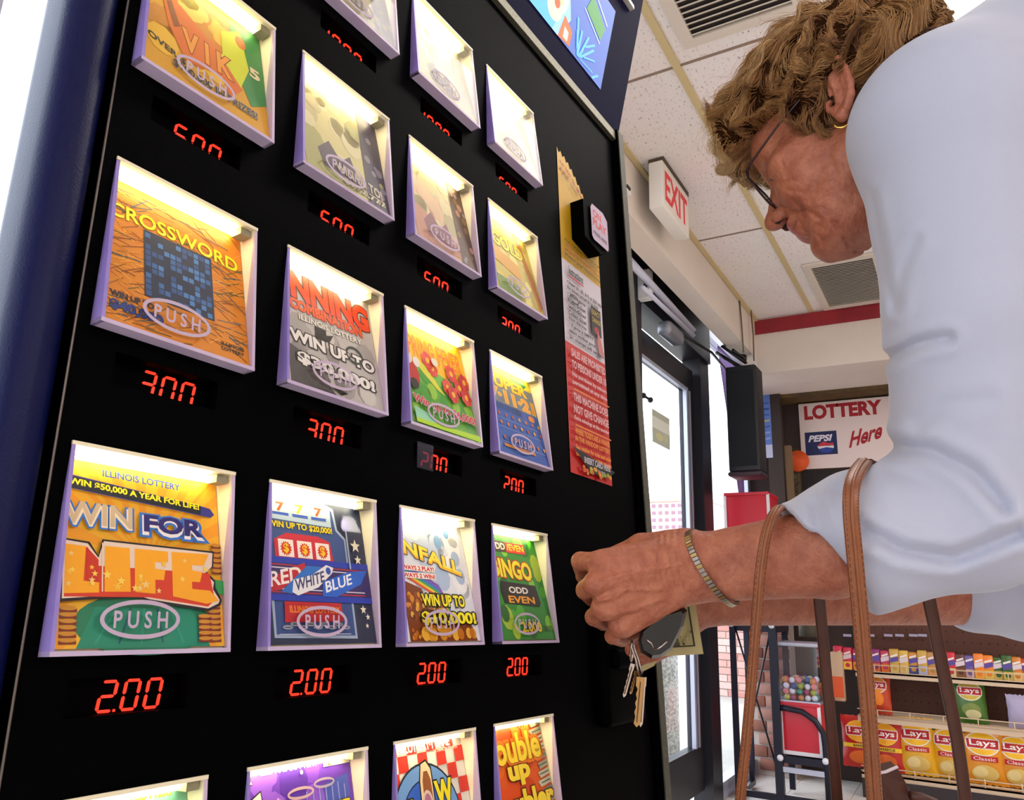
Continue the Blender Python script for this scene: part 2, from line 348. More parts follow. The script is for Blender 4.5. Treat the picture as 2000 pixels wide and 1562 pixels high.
# hanging speaker
sp = empty('loudspeaker', (4.27, 1.0, 1.67), 'black box loudspeaker hanging in the corner beside the sidelight', 'speaker')
MB().bevbox((-.08, -.085, 0), (.09, .085, .6), .01, mat('speaker_black', '1b1b22', .6, bump=(200, .002))).build('cabinet', sp)
MB().bevbox((-.09, -.09, -.025), (.10, .09, .0), .01, mat('speaker_base', '35232e', .5)).build('base_plate', sp)
MB().box((-.086, -.07, .03), (-.08, .07, .57), mat('speaker_cloth', '10131a', .9, bump=(300, .002))).build('grille', sp)
MB().tube([(0, 0, .6), (0, .1, .68), (0, .15, .72)], .012, M_dark).build('bracket', sp)
# ---------------------------------------------------------------- outdoors
M_pave = mat('pavement', 'b8b4ae', .8, noise=(3, .3, 'a19d97'))
tag(MB().box((-60, 1.35, -.2), (260, 220, -.06), M_pave).build('pavement'), 'pale pavement outside the shop front', 'ground', kind='structure')
bl = empty('office_building', (190, 66, -.1), 'tall pink building with square windows seen through the door', 'building')
M_pink = mat('pink_facade', 'f2c4bb', .8); M_win = mat('dusky_windows', 'a57f8f', .6)
zt = aty(1300, 975, 1.22); dz = (zt[2] - 1) / zt[0]; top = 1 + dz * 190
y0 = 190 * aty(1262, 1000, 1.22)[1] / aty(1262, 1000, 1.22)[0]; y1 = 190 * aty(1350, 1000, 1.22)[1] / aty(1350, 1000, 1.22)[0]
bw = y0 - y1 + 6
MB().box((0, -bw / 2 - 1, -12), (20, bw / 2 - 2.3, top), M_pink).build('wall', bl)
MB().box((-.4, -bw / 2 - 1.2, top - .5), (20, bw / 2 - 2.1, top + .35), mat('roof_edge', 'c7b6a5', .7)).build('parapet', bl)
wb = MB().box((-.12, -.48, -.42), (.1, .48, .42), M_win); w0 = None; sp_ = 1.72
for i in range(8):
    for j in range(9):
        y = bw / 2 - 3.4 - i * sp_; z = top - 1.55 - j * 1.8
        if y < -bw / 2 - .4: continue
        if w0 is None: w0 = wb.build('window', bl, (0, y, z))
        else: link('window', w0.data, bl, (0, y, z))
bl.location.y = (y0 + y1) / 2
pl = empty('concrete_post', (5.1, 1.70, -.06), 'thick speckled concrete post outside the door glass', 'post')
P_ = aty(1296, 1400, 1.9); pl.location = (P_[0], 1.9, -.06)
MB().tube([(0, 0, 0), (0, 0, 1.02), (0, 0, 1.05)], [.105, .105, .09], mat('speckled_concrete', 'c9c4b8', .9, noise=(60, .12, '8f8c84')), 20).build('shaft', pl)
# low brick wall outdoors
M_br = [mat('brick_pink', 'd8a49a', .9), mat('brick_red', 'cc9085', .9), mat('brick_pale', 'e2bdb4', .9)]
ow = empty('garden_wall', (9.0, 1.72, -.06), 'low pink brick wall outside behind the sidelight', 'wall')
MB().box((.02, 0, 0), (.2, 1.0, 1.0), mat('mortar', 'c9bdb2', .9)).build('mortar_core', ow)
bm_ = [MB().box((-.0, .004, .004), (.05, .236, .07), M_br[k]) for k in range(3)]; ob = [None] * 3
for r in range(13):
    for c in range(4):
        k = random.randrange(3); l_ = (0, c * .24 + (.12 if r % 2 else 0), r * .077)
        if ob[k] is None: ob[k] = bm_[k].build('brick', ow, l_)
        else: link('brick', ob[k].data, ow, l_)
# ================================================================ THE TICKET MACHINE (its own slightly leaning axes: x right along its face, y into it, z up its face)
RRT = Matrix(((0.9985673845, 0.0464521241, 0.0265589677), (-0.0482230828, 0.9963478132, 0.0704667968), (-0.0231886370, -0.0716466003, 0.9971604945)))
CPAN = Vector((-0.2070983, -0.4141970, 0.0036372))
MW = Matrix.Translation(CAMP) @ RRT.to_4x4() @ Matrix.Translation(-CPAN)
BASE = Vector((.36, .25, -1.03))
mach = empty('lottery_machine', (0, 0, 0), 'tall black lottery ticket vending machine with lit rows of tickets', 'vending machine')
mach.matrix_world = MW @ Matrix.Translation(BASE)
def mp(mb, name, parent=None, label=None):
    o = mb.build(name, parent if parent is not None else mach, -BASE if parent is None else None)
    if label: o['label'] = label
    return o
M_blk = mat('black_enamel', '020203', .5, spec=.015, bump=(900, .0004))
M_navy = mat('navy_enamel', '080e3c', .38, spec=.14, bump=(700, .0004))
M_lip = mat('grey_gold_lip', '4f4c3c', .6, noise=(400, .2, '35332a'))
PX, PW, PZ, PH, PE = .133, .10516, .17813, .11076, .011
WIN = [(c, r) for r in range(0, 5) for c in range(4) if not (r == 4 and c == 0)]
holes = []
for c, r in WIN:
    x, z = c * PX, (r - 1) * PZ
    holes.append((x + .001, x + PW - .001, z + .001, z + PH - .001)); holes.append((x + .017, x + .086, z - .030, z - .011))
def holed(mb, x0, x1, z0, z1, hs, y, mt):
    X = sorted({x0, x1, *[h[0] for h in hs], *[h[1] for h in hs]}); Z = sorted({z0, z1, *[h[2] for h in hs], *[h[3] for h in hs]})
    for i in range(len(X) - 1):
        for j in range(len(Z) - 1):
            cx, cz = (X[i] + X[i + 1]) / 2, (Z[j] + Z[j + 1]) / 2
            if any(h[0] < cx < h[1] and h[2] < cz < h[3] for h in hs): continue
            mb.add([(X[i], y, Z[j]), (X[i + 1], y, Z[j]), (X[i + 1], y, Z[j + 1]), (X[i], y, Z[j + 1])], [(0, 1, 2, 3)], mt)
b = MB(); holed(b, -.008, .748, -.5, .752, holes, 0, M_blk)
for a_, c_ in ((( -.008, 0, -.5), (.748, .002, -.495)), ((.746, 0, -.5), (.748, .06, .752))): b.box(a_, c_, M_blk)
mp(b, 'door_panel')
b = MB().bevbox((-.040, -.002, -1.03), (-.0095, .046, 1.05), .0145, M_navy, 5)
mp(b, 'side_column', None, 'dark blue rounded side column of the cabinet')
b = MB().box((.035, .07, -1.03), (.76, .20, 1.03), M_blk); b.box((-.0095, .0, -1.03), (.77, .07, -.5), M_blk); b.box((-.012, .04, -.5), (.76, .072, 1.03), M_blk)
mp(b, 'cabinet_body')
b = MB().box((.748, -.010, -.5), (.768, .07, .768), M_blk).box((.7495, -.0115, -.5), (.7665, -.010, .766), M_lip)
mp(b, 'edge_lip', None, 'grey-gold edge strip')
b = MB().box((-.0095, -.006, .750), (.768, .07, .7655), M_lip)
b.box((-.0095, -.0065, .7505), (.7665, -.006, .765), mat('ledge_gold', '8d8768', .5, noise=(400, .2, '6a664e')))
mp(b, 'top_ledge', None, 'grey-gold ledge under the header box')
mp(MB().tube([(-.0088, -.0015, -.5), (-.0088, -.0015, .75)], .0007, mat('seam_metal', '6b625c', .4, .6), 6), 'seam', None, 'thin bright seam of the door')
# header box leaning forward, with its lit screen
HK = .26; Hn = Vector((0, -1, -HK)).normalized(); Hu = Vector((0, -HK, 1)).normalized()
def HP(u, v, n=0.0): p = Vector((u, -.001, .7675)) + Hu * v + Hn * n; return tuple(p)
b = MB(); hv = [(-.040, 0), (.769, 0), (.769, .255), (.755, .275), (-.040, .275)]
fr = [HP(u, v) for u, v in hv]; bk = [HP(u + (.05 if u < 0 else -.01), v, -.20 if i not in (0, 1) else -.16) for i, (u, v) in enumerate(hv)]
b.add(fr + bk, [(0, 1, 2, 3, 4), (9, 8, 7, 6, 5)] + [(i, i + 5, (i + 1) % 5 + 5, (i + 1) % 5) for i in range(5)], mat('header_navy', '0b0b30', .6, spec=.04))
hd = mp(b, 'header_box', None, 'dark blue header box with a lit picture panel')
hd_a = Art(.39, .135, lambda u, v, n: HP(.302 + u, .038 + v, .001 + n)); A = hd_a
A.rect(0, 0, 1, 1, '3f66c0'); A.poly([(0, 0), (.66, 0), (.72, .3), (.62, 1), (0, 1)], '8fc4ea'); A.poly([(.36, .0), (.5, .0), (.62, 1), (.40, 1)], 'f3ecc2'); A.rect(.06, .2, .30, .8, '5f9fe0')
A.poly([(.45, 0), (.62, 0), (.66, .35), (.56, .5), (.5, .2)], '4fb4dc')
A.ell(.63, .42, .055, .2, 'f6f0d2'); A.ell(.61, .25, .05, .16, 'e5e0c0'); A.poly([(.66, .0), (.74, .03), (.74, .2), (.68, .28)], 'd9642c'); A.poly([(.69, .05), (.72, .05), (.72, .15), (.69, .17)], 'f0e6c8')
A.ell(.655, .5, .02, .07, '8c3b1c'); A.ell(.62, .3, .018, .06, 'c2521f'); A.ell(.645, .36, .012, .04, 'f0d8a0')
A.poly([(.80, .62), (.93, .48), (.95, .66), (.83, .84)], '3f8f4a'); A.line((.79, .6), (.93, .44), .012, 'dfe6f4'); A.line((.83, .9), (.96, .72), .012, 'dfe6f4')
for p, q_ in (((.80, .04), (.76, .42)), ((.80, .04), (.80, .34)), ((.81, .04), (.85, .36)), ((.82, .06), (.90, .30)), ((.84, .1), (.92, .2)), ((.84, .22), (.90, .36)), ((.79, .1), (.77, .28)), ((.92, .0), (.96, .1)), ((.82, .04), (.92, .06))):
    A.line(p, q_, .013, '55b4e6')
def lit(c, s=.55):
    m = mat('screen_%s' % c, c, .4, emit=(c, s)); return m
A.mb.mats = [lit(m.name.replace('print_', '')) for m in A.mb.mats]
o = A.build('picture_panel', mach, -BASE); o['label'] = 'backlit blue picture panel with cyan coral and a green banner'
mp(MB().box(tuple(Vector(HP(.70, .205, .0))), tuple(Vector(HP(.735, .212, .004)) + Vector((0, -.002, .002))), mat('bright_slot', 'b9b6ae', .3, .6)), 'lock_slot', hd).location = (0, 0, 0)
# ---- display windows
M_acr = mat('acrylic_edge', 'c9b8cf', .3, spec=.5, noise=(30, .3, 'bba8cc'))  # whitish acrylic, pinkish light from the floor put into the colour
M_acl = mat('acrylic_purple', '8370bf', .3, spec=.5, noise=(30, .3, '9c88cc'))  # same acrylic on the left sides, bluish daylight put into the colour
M_act = mat('acrylic_cream', 'e9dfc2', .3, spec=.5)  # same acrylic along the top, its cream glow put into the colour
M_cream = mat('light_box_cream', 'fff6dc', .6)
M_cover = clear('clear_cover', (.985, .98, .97), 1.22, .03, .2)
M_lampm = mat('ticket_lamp', 'fff8dc', .4, emit=((1.0, .87, .52), 15.0))
M_clip = mat('clip_grey', '8f8a72', .5)
M_push = mat('push_print', 'b9a3bd', .5)
D_ = .016
def sub(mb, name, parent): return mb.build(name, parent)
def make_window():
    fr_ = MB(); t = .0022
    W, H, E = PW, PH, PE
    def side(x0, x1, M_acr): fr_.add([(x0, .002, 0), (x0, -.0005, H), (x0, -E, 0), (x1, .002, 0), (x1, -.0005, H), (x1, -E, 0)], [(0, 1, 2), (5, 4, 3), (0, 2, 5, 3), (2, 1, 4, 5), (1, 0, 3, 4)], M_acr)
    side(0, t, M_acl); side(W - t, W, M_acr)
    fr_.box((0, -E, 0), (W, .002, t * 1.1), M_acr); fr_.box((0, -.0012, H - t), (W, .003, H), M_act)
    f = fr_.build('display_window', mach)
    lb = MB(); x0, x1, z0, z1 = .0018, W - .0018, .0018, H - .0015
    lb.add([(x0, -PE + .001, z0), (x0, 0, z1), (x0, D_ + .004, z1), (x0, -.0065, z0)], [(0, 1, 2, 3)], M_cream)
    lb.add([(x1, -PE + .001, z0), (x1, 0, z1), (x1, D_ + .004, z1), (x1, -.0065, z0)], [(3, 2, 1, 0)], M_cream)
    lb.add([(x0, 0, z1), (x1, 0, z1), (x1, D_ + .004, z1), (x0, D_ + .004, z1)], [(0, 1, 2, 3)], M_cream)
    lb.add([(x0, D_ + .004, z1), (x1, D_ + .004, z1), (x1, -.0065, z0), (x0, -.0065, z0)], [(0, 1, 2, 3)], M_cream)
    sub(lb, 'light_box', f)
    sub(MB().tube([(.006, .0110, z1 - .0034), (W - .010, .0110, z1 - .0034)], .0025, M_lampm, 8), 'lamp_tube', f)
    sub(MB().box((W - .011, .003, z1 - .0062), (W - .003, .013, z1 - .001), M_clip), 'lamp_clip', f)
    sub(MB().add([(t, -E + .0005, t), (W - t, -E + .0005, t), (W - t, -.0005, H - t), (t, -.0005, H - t), (t, -E + .0015, t), (W - t, -E + .0015, t), (W - t, .0005, H - t), (t, .0005, H - t)], [(0, 1, 2, 3), (7, 6, 5, 4)], M_cover), 'cover', f)
    th = math.atan2(E, H); a = Art(W, H, lambda u, v, n: (u, -E + v * math.sin(th) - .0003 - n, v * math.cos(th)), 2e-5)
    a.ring(.445, .165, .222, .094, .022, M_push); a.txt('P U S H', .295, .122, .595, .205, M_push, bold=.02)
    a.build('push_mark', f)
    return f
w0 = make_window(); winobj = {}
for i, (c, r) in enumerate(WIN):
    o = w0 if i == 0 else copy_tree(w0, mach)
    o.location = Vector((c * PX, 0, (r - 1) * PZ)) - BASE; winobj[(c, r)] = o
# ---- price displays: real seven-segment digits set 10 mm back
M_led = mat('led_red', '4a0503', .4, emit=((1.0, .03, .012), 1.9)); M_slot = mat('display_slot', '020102', .6, spec=.02)
SEG = {'0': 'abcdef', '1': 'bc', '2': 'abged', '3': 'abgcd', '5': 'afgcd', '4': 'fgbc'}
def digit(mb, x, z, w_, h_, ch):
    t = w_ * .19; g = h_ * .03; sl = .12
    pos = {'a': ((0, h_), (w_, h_)), 'b': ((w_, h_), (w_, h_ / 2)), 'c': ((w_, h_ / 2), (w_, 0)), 'd': ((0, 0), (w_, 0)), 'e': ((0, h_ / 2), (0, 0)), 'f': ((0, h_), (0, h_ / 2)), 'g': ((0, h_ / 2), (w_, h_ / 2))}
    for s_ in SEG[ch]:
        (ax, az), (bx_, bz) = pos[s_]; l = math.hypot(bx_ - ax, bz - az); dx_, dz_ = (bx_ - ax) / l, (bz - az) / l; nx, nz = -dz_, dx_
        pts = []
        for k, s2 in ((g, 0), (g + t / 2, t / 2), (l - g - t / 2, t / 2), (l - g, 0), (l - g - t / 2, -t / 2), (g + t / 2, -t / 2)):
            px_, pz_ = ax + dx_ * k + nx * s2, az + dz_ * k + nz * s2; pts.append((x + px_ + sl * pz_, z + pz_))
        n = len(pts); mb.add([(p[0], -.0008, p[1]) for p in pts] + [(p[0], 0, p[1]) for p in pts], [tuple(range(n))] + [(i, i + n, (i + 1) % n + n, (i + 1) % n) for i in range(n)], M_led)
PRICE = {4: ['', '10.00', '10.00', '5.00'], 3: ['5.00', '5.00', '5.00', '3.00'], 2: ['3.00', '3.00', '2.00', '2.00'], 1: ['2.00'] * 4, 0: ['2.00'] * 4}
for c, r in WIN:
    o = MB(); x0, x1 = .017, .086
    o.box((x0, .0108, -.031), (x1, .0128, -.010), M_slot).box((x0, 0.0004, -.0315), (x1, .011, -.030), M_slot).box((x0, 0.0004, -.011), (x1, .011, -.0095), M_slot).box((x0 - .0015, .0004, -.031), (x0, .011, -.010), M_slot).box((x1, .0004, -.031), (x1 + .0015, .011, -.010), M_slot)
    d_ = o.build('price_display', mach, Vector((c * PX, 0, (r - 1) * PZ)) - BASE)
    s_ = PRICE[r][c]; dg = s_.replace('.', ''); wd, hd_, gp = .0082, .0150, .0135
    for k, ch in enumerate(dg):
        x = .0395 + (k - (len(dg) - 3)) * gp; m_ = MB(); digit(m_, x, -.0288, wd, hd_, ch)
        if k == len(dg) - 3: m_.box((x + wd + .0012, .0, -.0295), (x + wd + .0026, .0006, -.0281), M_led)
        m_.build('digit', d_, (0, .0106, 0))
    if (c, r) == (2, 2):
        m_ = MB().box((.021, -.0008, -.0325), (.043, -.0002, -.0095), clear('violet_sticker', (.35, .28, .6), 1.5, .3)); m_.build('sticker', d_)['label'] = 'violet film stuck over the left of the display'
# ---- instruction label, lit button box, bill acceptor
a = Art(1, 1, lambda u, v, n: (u, -.0006 - n, v), 4e-5)
def LR(x0, z0, x1, z1, c): a.rect(x0, z0, x1, z1, c)
L0, L1 = .563, .673
arc = [(L0 + (L1 - L0) * i / 22, .548 + .082 * math.cos(math.pi / 2 * i / 22 * .98) - (.006 if i % 2 else 0)) for i in range(23)]
a.poly([(L0, .465)] + [(L1, .465)] + arc[::-1], 'c99c1e'); LR(L0, .353, L1, .466, 'cfc6cf'); LR(L0, .188, L1, .353, 'c8231f')
def arctext(t, rr, sz, col):
    n = len(t)
    for i, ch in enumerate(t):
        if ch == ' ': continue
        x = L0 + .006 + (i + .5) / n * (.098) * (rr ** .5); z = .535 + .075 * rr * math.cos((x - L0) / .112 * 1.45)
        a.txt(ch, x - sz * .35, z, x + sz * .35, z + sz, col, bold=.02, slope=-sz * .3)
arctext('PLAY TODAY ALL TICKETS SOLD HERE', 1.0, .0044, 'a9441c'); arctext('ILLINOIS LOTTERY GAMES INSIDE', .86, .0044, 'a9441c'); arctext('EVERY TICKET COULD WIN', .72, .0036, '2c2410')
for i, (t, c) in enumerate((('Push a window to buy a ticket', '2c2410'), ('Winning tickets are paid here', 'a9441c'), ('Must be 18 to play the lottery', 'a9441c'), ('Please play responsibly', '2c2410'))): a.txt(t, L0 + .006, .4905 - i * .0072, L1 - .006, .4955 - i * .0072, c)
a.txt('Instructions:', L0 + .012, .447, L0 + .052, .458, '2a2a30', bold=.03); LR(L0 + .012, .4435, L0 + .052, .4455, 'c8231f')
for i, t in enumerate(('\u2022 Insert $1, $5, $10 or $20 bills', '  for tickets priced $1 to $10', '\u2022 Select game', '  Push ticket', '  window', '  Collect ticket', '  from the tray', '\u2022 If game is EMPTY', '  select another game', '  $1 change will be kept')):
    w_ = {0: .097, 1: .085, 9: .095, 8: .07, 7: .066}.get(i, .048); a.txt(t.strip(), L0 + .006, .431 - i * .0084, L0 + .006 + w_, .437 - i * .0084, '1f1f24', bold=.03)
LR(.632, .385, .660, .424, '14120f'); a.txt('EXACT', .634, .413, .658, .42, 'c9a824'); a.txt('CHANGE', .634, .402, .658, .409, 'c9a824'); a.ell(.646, .392, .007, .005, 'a81f2a'); a.poly([(.648, .392), (.656, .384), (.664, .362), (.656, .356), (.648, .372)], 'c9706a'); a.ring(.586, .4145, .012, .006, .0016, '1f1f24')
R1 = [('SALES ARE PROHIBITED', .334, .0105, 'd8a9ac'), ('TO PERSONS UNDER 18', .319, .0105, 'd8a9ac'), ('No purchase by minors', .307, .007, 'd8a9ac'), ('permitted at any time', .297, .007, 'd8a9ac'), ('THIS MACHINE DOES', .277, .0105, 'd8a9ac'), ('NOT GIVE CHANGE', .262, .0105, 'd8a9ac'), ('Extra winnings at the counter', .252, .0065, 'd8a9ac'), ('WHERE TICKETS ARE A WINNER', .236, .0075, 'e58a1c'), ('IN THE WINDOW LOTTERY', .227, .0065, 'e58a1c'), ('See retailer for rules and odds', .217, .006, 'e58a1c'), ('odds at the counter to win', .209, .006, 'e58a1c')]
for t, z, h_, c in R1: a.txt(t, L0 + .008, z, L1 - .008, z + h_, c, bold=.035)
for z in (.291, .246): LR(L0 + .01, z, L1 - .004, z + .0015, 'e58a1c')
a.poly([(L0, .219), (L1, .206), (L1, .204), (L1 - .028, .1935), (L0 + .045, .1935)], '0d0b0b'); a.txt('INSERT CARD HERE', L0 + .028, .2035, L1 - .012, .2115, 'c9c1c6', bold=.03); a.txt('issued by the state', L0 + .042, .197, L1 - .028, .2015, 'c9c1c6')
for i in range(16): a.ell(L0 + .02 + random.random() * .08, .192 + random.random() * .008, .004, .003, random.choice(['e58a1c', 'c9b43c', '98a03c', 'd85a1c']), 7)
o = a.build('instruction_label', mach, -BASE); o['label'] = 'tall yellow, white and red instruction label'
b = MB(); pr = [(.594, .505), (.640, .497), (.668, .512), (.668, .562), (.645, .574), (.594, .560)]
b.add([(x, -.001, z) for x, z in pr] + [(x, -.020, z) for x, z in pr], [(6, 7, 8, 9, 10, 11)] + [(i, (i + 1) % 6, (i + 1) % 6 + 6, i + 6) for i in range(6)], M_blk)
bb = mp(b, 'button_box', None, 'black box with a pale lit button')
a = Art(.05, .055, lambda u, v, n: (.6105 + u, -.0225 - n, .5085 + v)); a.poly([(0, .08), (.1, 0), (.95, .0), (1, .1), (1, .86), (.75, 1), (.1, .98), (0, .85)], M_push)
a.txt('ON', .12, .66, .6, .86, 'd4483a', bold=.03); a.txt('PLAY', .1, .4, .9, .62, 'd4483a', bold=.03); a.txt('PRESS HERE', .1, .16, .9, .26, '6d5a5e', bold=.03)
o = a.build('button_face', bb); o['label'] = 'pale button face with red letters'
b = MB().bevbox((.60, -.016, -.09), (.70, .002, .09), .005, M_blk).box((.612, -.0175, .0), (.688, -.0155, .008), mat('slot_dark', '101012', .3)).bevbox((.61, -.026, -.03), (.69, -.014, -.008), .004, M_blk)
mp(b, 'bill_acceptor', None, 'black bill acceptor under the hand')
b = MB().bevbox((.20, -.03, -.44), (.56, .002, -.30), .006, M_blk).box((.22, -.032, -.42), (.54, -.029, -.33), mat('tray_smoke', '111114', .15)); mp(b, 'ticket_tray', None, 'black pick-up tray')
# ---------------------------------------------------------------- the tickets in the windows (flat print)
TH = math.atan2(D_ + .0085, PH - .006); TL = math.hypot(D_ + .0085, PH - .006); TW = PW - .0048
def ticket(c, r, label, draw, bg, name='lottery_ticket'):
    t = MB().box((0, 0, 0), (TW, .0004, TL), mat('card_' + bg, bg, .45, spec=.3)).build(name)
    q_ = .015 + .022 * c; A = Art(TW, TL, lambda u, v, n: (q_ * TW + u * (1 - q_), -n, v), 3e-5); draw(A)
    org = Vector((c * PX + .0024, -.0082, (r - 1) * PZ + .0035))
    t.matrix_world = MW @ Matrix.Translation(org) @ Matrix.Rotation(-TH, 4, 'X')
    A.build('print', t); tag(t, label, 'lottery ticket', 'lottery tickets in the lit windows')
    return t
def coins(A, u, v0, n, c='c98a2a', d='7a2f1a', w_=.045):
    for i in range(n):
        A.rect(u - w_, v0 + i * .03, u + w_, v0 + i * .03 + .017, d); A.ell(u, v0 + i * .03 + .02, w_, .011, c, 12)
def dots(A, n, box, cols, r0=.01, r1=.03, sh='e'):
    n0 = A.n
    for i in range(n):
        A.n = n0 + i % 7; u = box[0] + random.random() * (box[2] - box[0]); v = box[1] + random.random() * (box[3] - box[1]); r = r0 + random.random() * (r1 - r0)
        u = min(max(u, r), 1 - r); v = min(max(v, r), 1 - r)
        if sh == 'e': A.ell(u, v, r, r, random.choice(cols), 9)
        elif sh == 's': A.star(u, v, r, random.choice(cols))
        else: A.line((u - r, v - r * random.uniform(-1, 1)), (u + r, v + r * random.uniform(-1, 1)), .006, random.choice(cols))
    A.n = n0 + 8
def t_life(A):
    A.fan(.5, .45, 1.2, 40, 'f0a020'); A.ell(.5, .12, .42, .16, '1f7a5a', 30); A.poly([(.1, 0), (.9, 0), (.78, .2), (.2, .2)], '1f8a70')
    for k in range(5): A.line((.2 + k * .13, .02), (.32 + k * .08, .2), .012, '175c68' if k % 2 else '2f9a80')
    coins(A, .055, .02, 6); coins(A, .93, .02, 11); coins(A, .86, .02, 5); coins(A, .96, .4, 6, w_=.035); A.poly([(.88, .3), (1, .28), (1, .36), (.9, .37)], '2f9a50')
    A.txt('ILLINOIS LOTTERY', .22, .885, .72, .925, '2a55b0', bold=.03, slope=-.012)
    A.poly([(.02, .795), (.93, .735), (.96, .755), (.93, .79), (.86, .80), (.02, .87)], '2b2f8c'); A.poly([(.02, .80), (.86, .745), (.86, .80), (.02, .862)], '101a2c')
    A.txt('WIN $50,000 A YEAR FOR LIFE!', .03, .812, .85, .853, 'f2e51c', bold=.035, slope=-.045)
    A.txt('WIN', .0, .60, .40, .72, 'e9ddc8', '2f6fc8', .06, bold=.05); A.txt('WIN', .0, .61, .40, .73, 'c9b294', bold=.02)
    A.txt('FOR', .46, .585, .88, .70, 'e9e4ea', '2f6fc8', .09, bold=.05); A.txt('FOR', .47, .605, .87, .705, '241f70', bold=.04)
    A.poly([(.0, .53), (.15, .52), (.20, .45), (.22, .54), (.94, .53), (.93, .44), (.88, .41), (.94, .36), (.94, .32), (.98, .25), (.97, .22), (.88, .185), (.5, .23), (.4, .25), (.0, .215)], '1c1420')
    A.poly([(.01, .52), (.14, .51), (.20, .44), (.23, .53), (.93, .52), (.92, .44), (.87, .40), (.93, .35), (.92, .31), (.965, .25), (.955, .23), (.88, .20), (.5, .24), (.4, .265), (.01, .23)], 'e6cfc0')
    A.poly([(.02, .50), (.14, .49), (.2, .40), (.9, .40), (.93, .25), (.88, .21), (.5, .25), (.02, .24)], 'd23a22')
    for pts in ([(.02, .50), (.13, .495), (.12, .32), (.205, .315), (.205, .265), (.02, .255)], [(.235, .505), (.38, .505), (.385, .275), (.235, .27)], [(.41, .505), (.62, .505), (.62, .445), (.535, .44), (.535, .405), (.60, .40), (.59, .345), (.535, .345), (.535, .27), (.41, .275)], [(.645, .505), (.90, .51), (.86, .44), (.78, .44), (.78, .41), (.85, .405), (.83, .345), (.775, .345), (.775, .305), (.90, .30), (.955, .245), (.87, .225), (.645, .26)]): A.poly(pts, 'f5a81c')
    A.poly([(.135, .32), (.135, .49), (.20, .43), (.20, .32)], 'c8321c'); A.line((.222, .27), (.222, .52), .008, 'e6cfc0')
    dots(A, 22, (.04, .27, .88, .49), ['f8d25a', 'f0c87a', 'f7bf3c'], .015, .03, 's')
def t_slot(A):
    A.poly([(0, 0), (1, 0), (1, 1), (0, 1)], '2c3550'); A.poly([(.02, .04), (.8, .03), (.8, .72), (.72, .78), (.7, .93), (.6, .96), (.03, .97), (.02, .9)], '9fb0cc'); A.poly([(.04, .06), (.78, .05), (.78, .71), (.7, .77), (.68, .91), (.59, .94), (.05, .95)], '39508a')
    A.poly([(.05, .8), (.66, .79), (.66, .93), (.06, .95)], 'a9c0d8')
    for k in range(3): u = .09 + k * .185; A.rect(u, .83, u + .15, .925, 'e8e6da'); A.rect(u, .83, u + .15, .85, '2a50b8'); A.txt('7', u + .035, .855, u + .115, .92, 'd84a20' if k != 1 else 'e0b030', bold=.04)
    A.txt('WIN UP TO $20,000!', .04, .735, .66, .785, 'f2d21c', '201c10', .03, bold=.03)
    A.poly([(.08, .54), (.64, .54), (.62, .68), (.5, .71), (.2, .71), (.08, .66)], 'c62a3c')
    for k in range(3): u = .115 + k * .175; A.rect(u, .55, u + .14, .665, 'ece4e0'); A.star(u + .07, .605, .055, 'd23a20', 14, .75); A.txt('$', u + .045, .57, u + .095, .64, 'f0c81c', bold=.03)
    A.rect(0, .505, 1, .545, '2b3fae'); A.rect(0, .265, 1, .305, '2b3fae'); A.rect(0, .305, 1, .505, '3a2f6a')
    for v in (.47, .49, .315, .335): A.rect(.0, v, .93, v + .007, 'd8d0e0' if v in (.47, .335) else 'b8343c')
    A.poly([(.0, .32), (.1, .33), (.34, .46), (.34, .52), (.0, .40)], 'b82a34'); A.txt('RED', .01, .345, .30, .44, 'efe6e6', bold=.02, slope=.055)
    A.poly([(.36, .5), (.5, .5), (.44, .42), (.2, .31), (.1, .32)], '2f6fc8')
    A.poly([(.2, .32), (.25, .30), (.45, .36), (.6, .46), (.62, .5), (.55, .515), (.4, .44), (.22, .40)], 'e4e2ec'); A.txt('WHITE', .23, .325, .52, .40, '3a3f70', bold=.02, slope=.075); A.ell(.565, .475, .025, .025, '3050b0')
    A.poly([(.48, .30), (.62, .30), (.9, .40), (.98, .5), (.78, .48), (.5, .4)], '2b62cc'); A.txt('BLUE', .52, .325, .80, .40, 'eceef8', bold=.02, slope=.07)
    A.poly([(.11, .13), (.12, .26), (.66, .26), (.66, .14)], 'b8262e'); A.txt('ILLINOIS LOTTERY', .16, .19, .64, .235, 'e8842a', bold=.03)
    for k in range(9): A.ring(.13 + k * .068, .10 + (k % 2) * .02, .045, .014, .012, '8f95a8', 14)
    A.rect(.05, .055, .72, .06, 'b8c0d8'); A.ell(.80, .82, .05, .05, '5a4f9a'); A.ell(.785, .83, .02, .02, 'a09ad0'); A.rect(.79, .5, .805, .78, '9fb0cc')
    for u, v, r in ((.88, .67, .055), (.89, .57, .04), (.88, .22, .035), (.92, .17, .025), (.9, .11, .02)): A.star(u, v, r, 'e6dfc8')
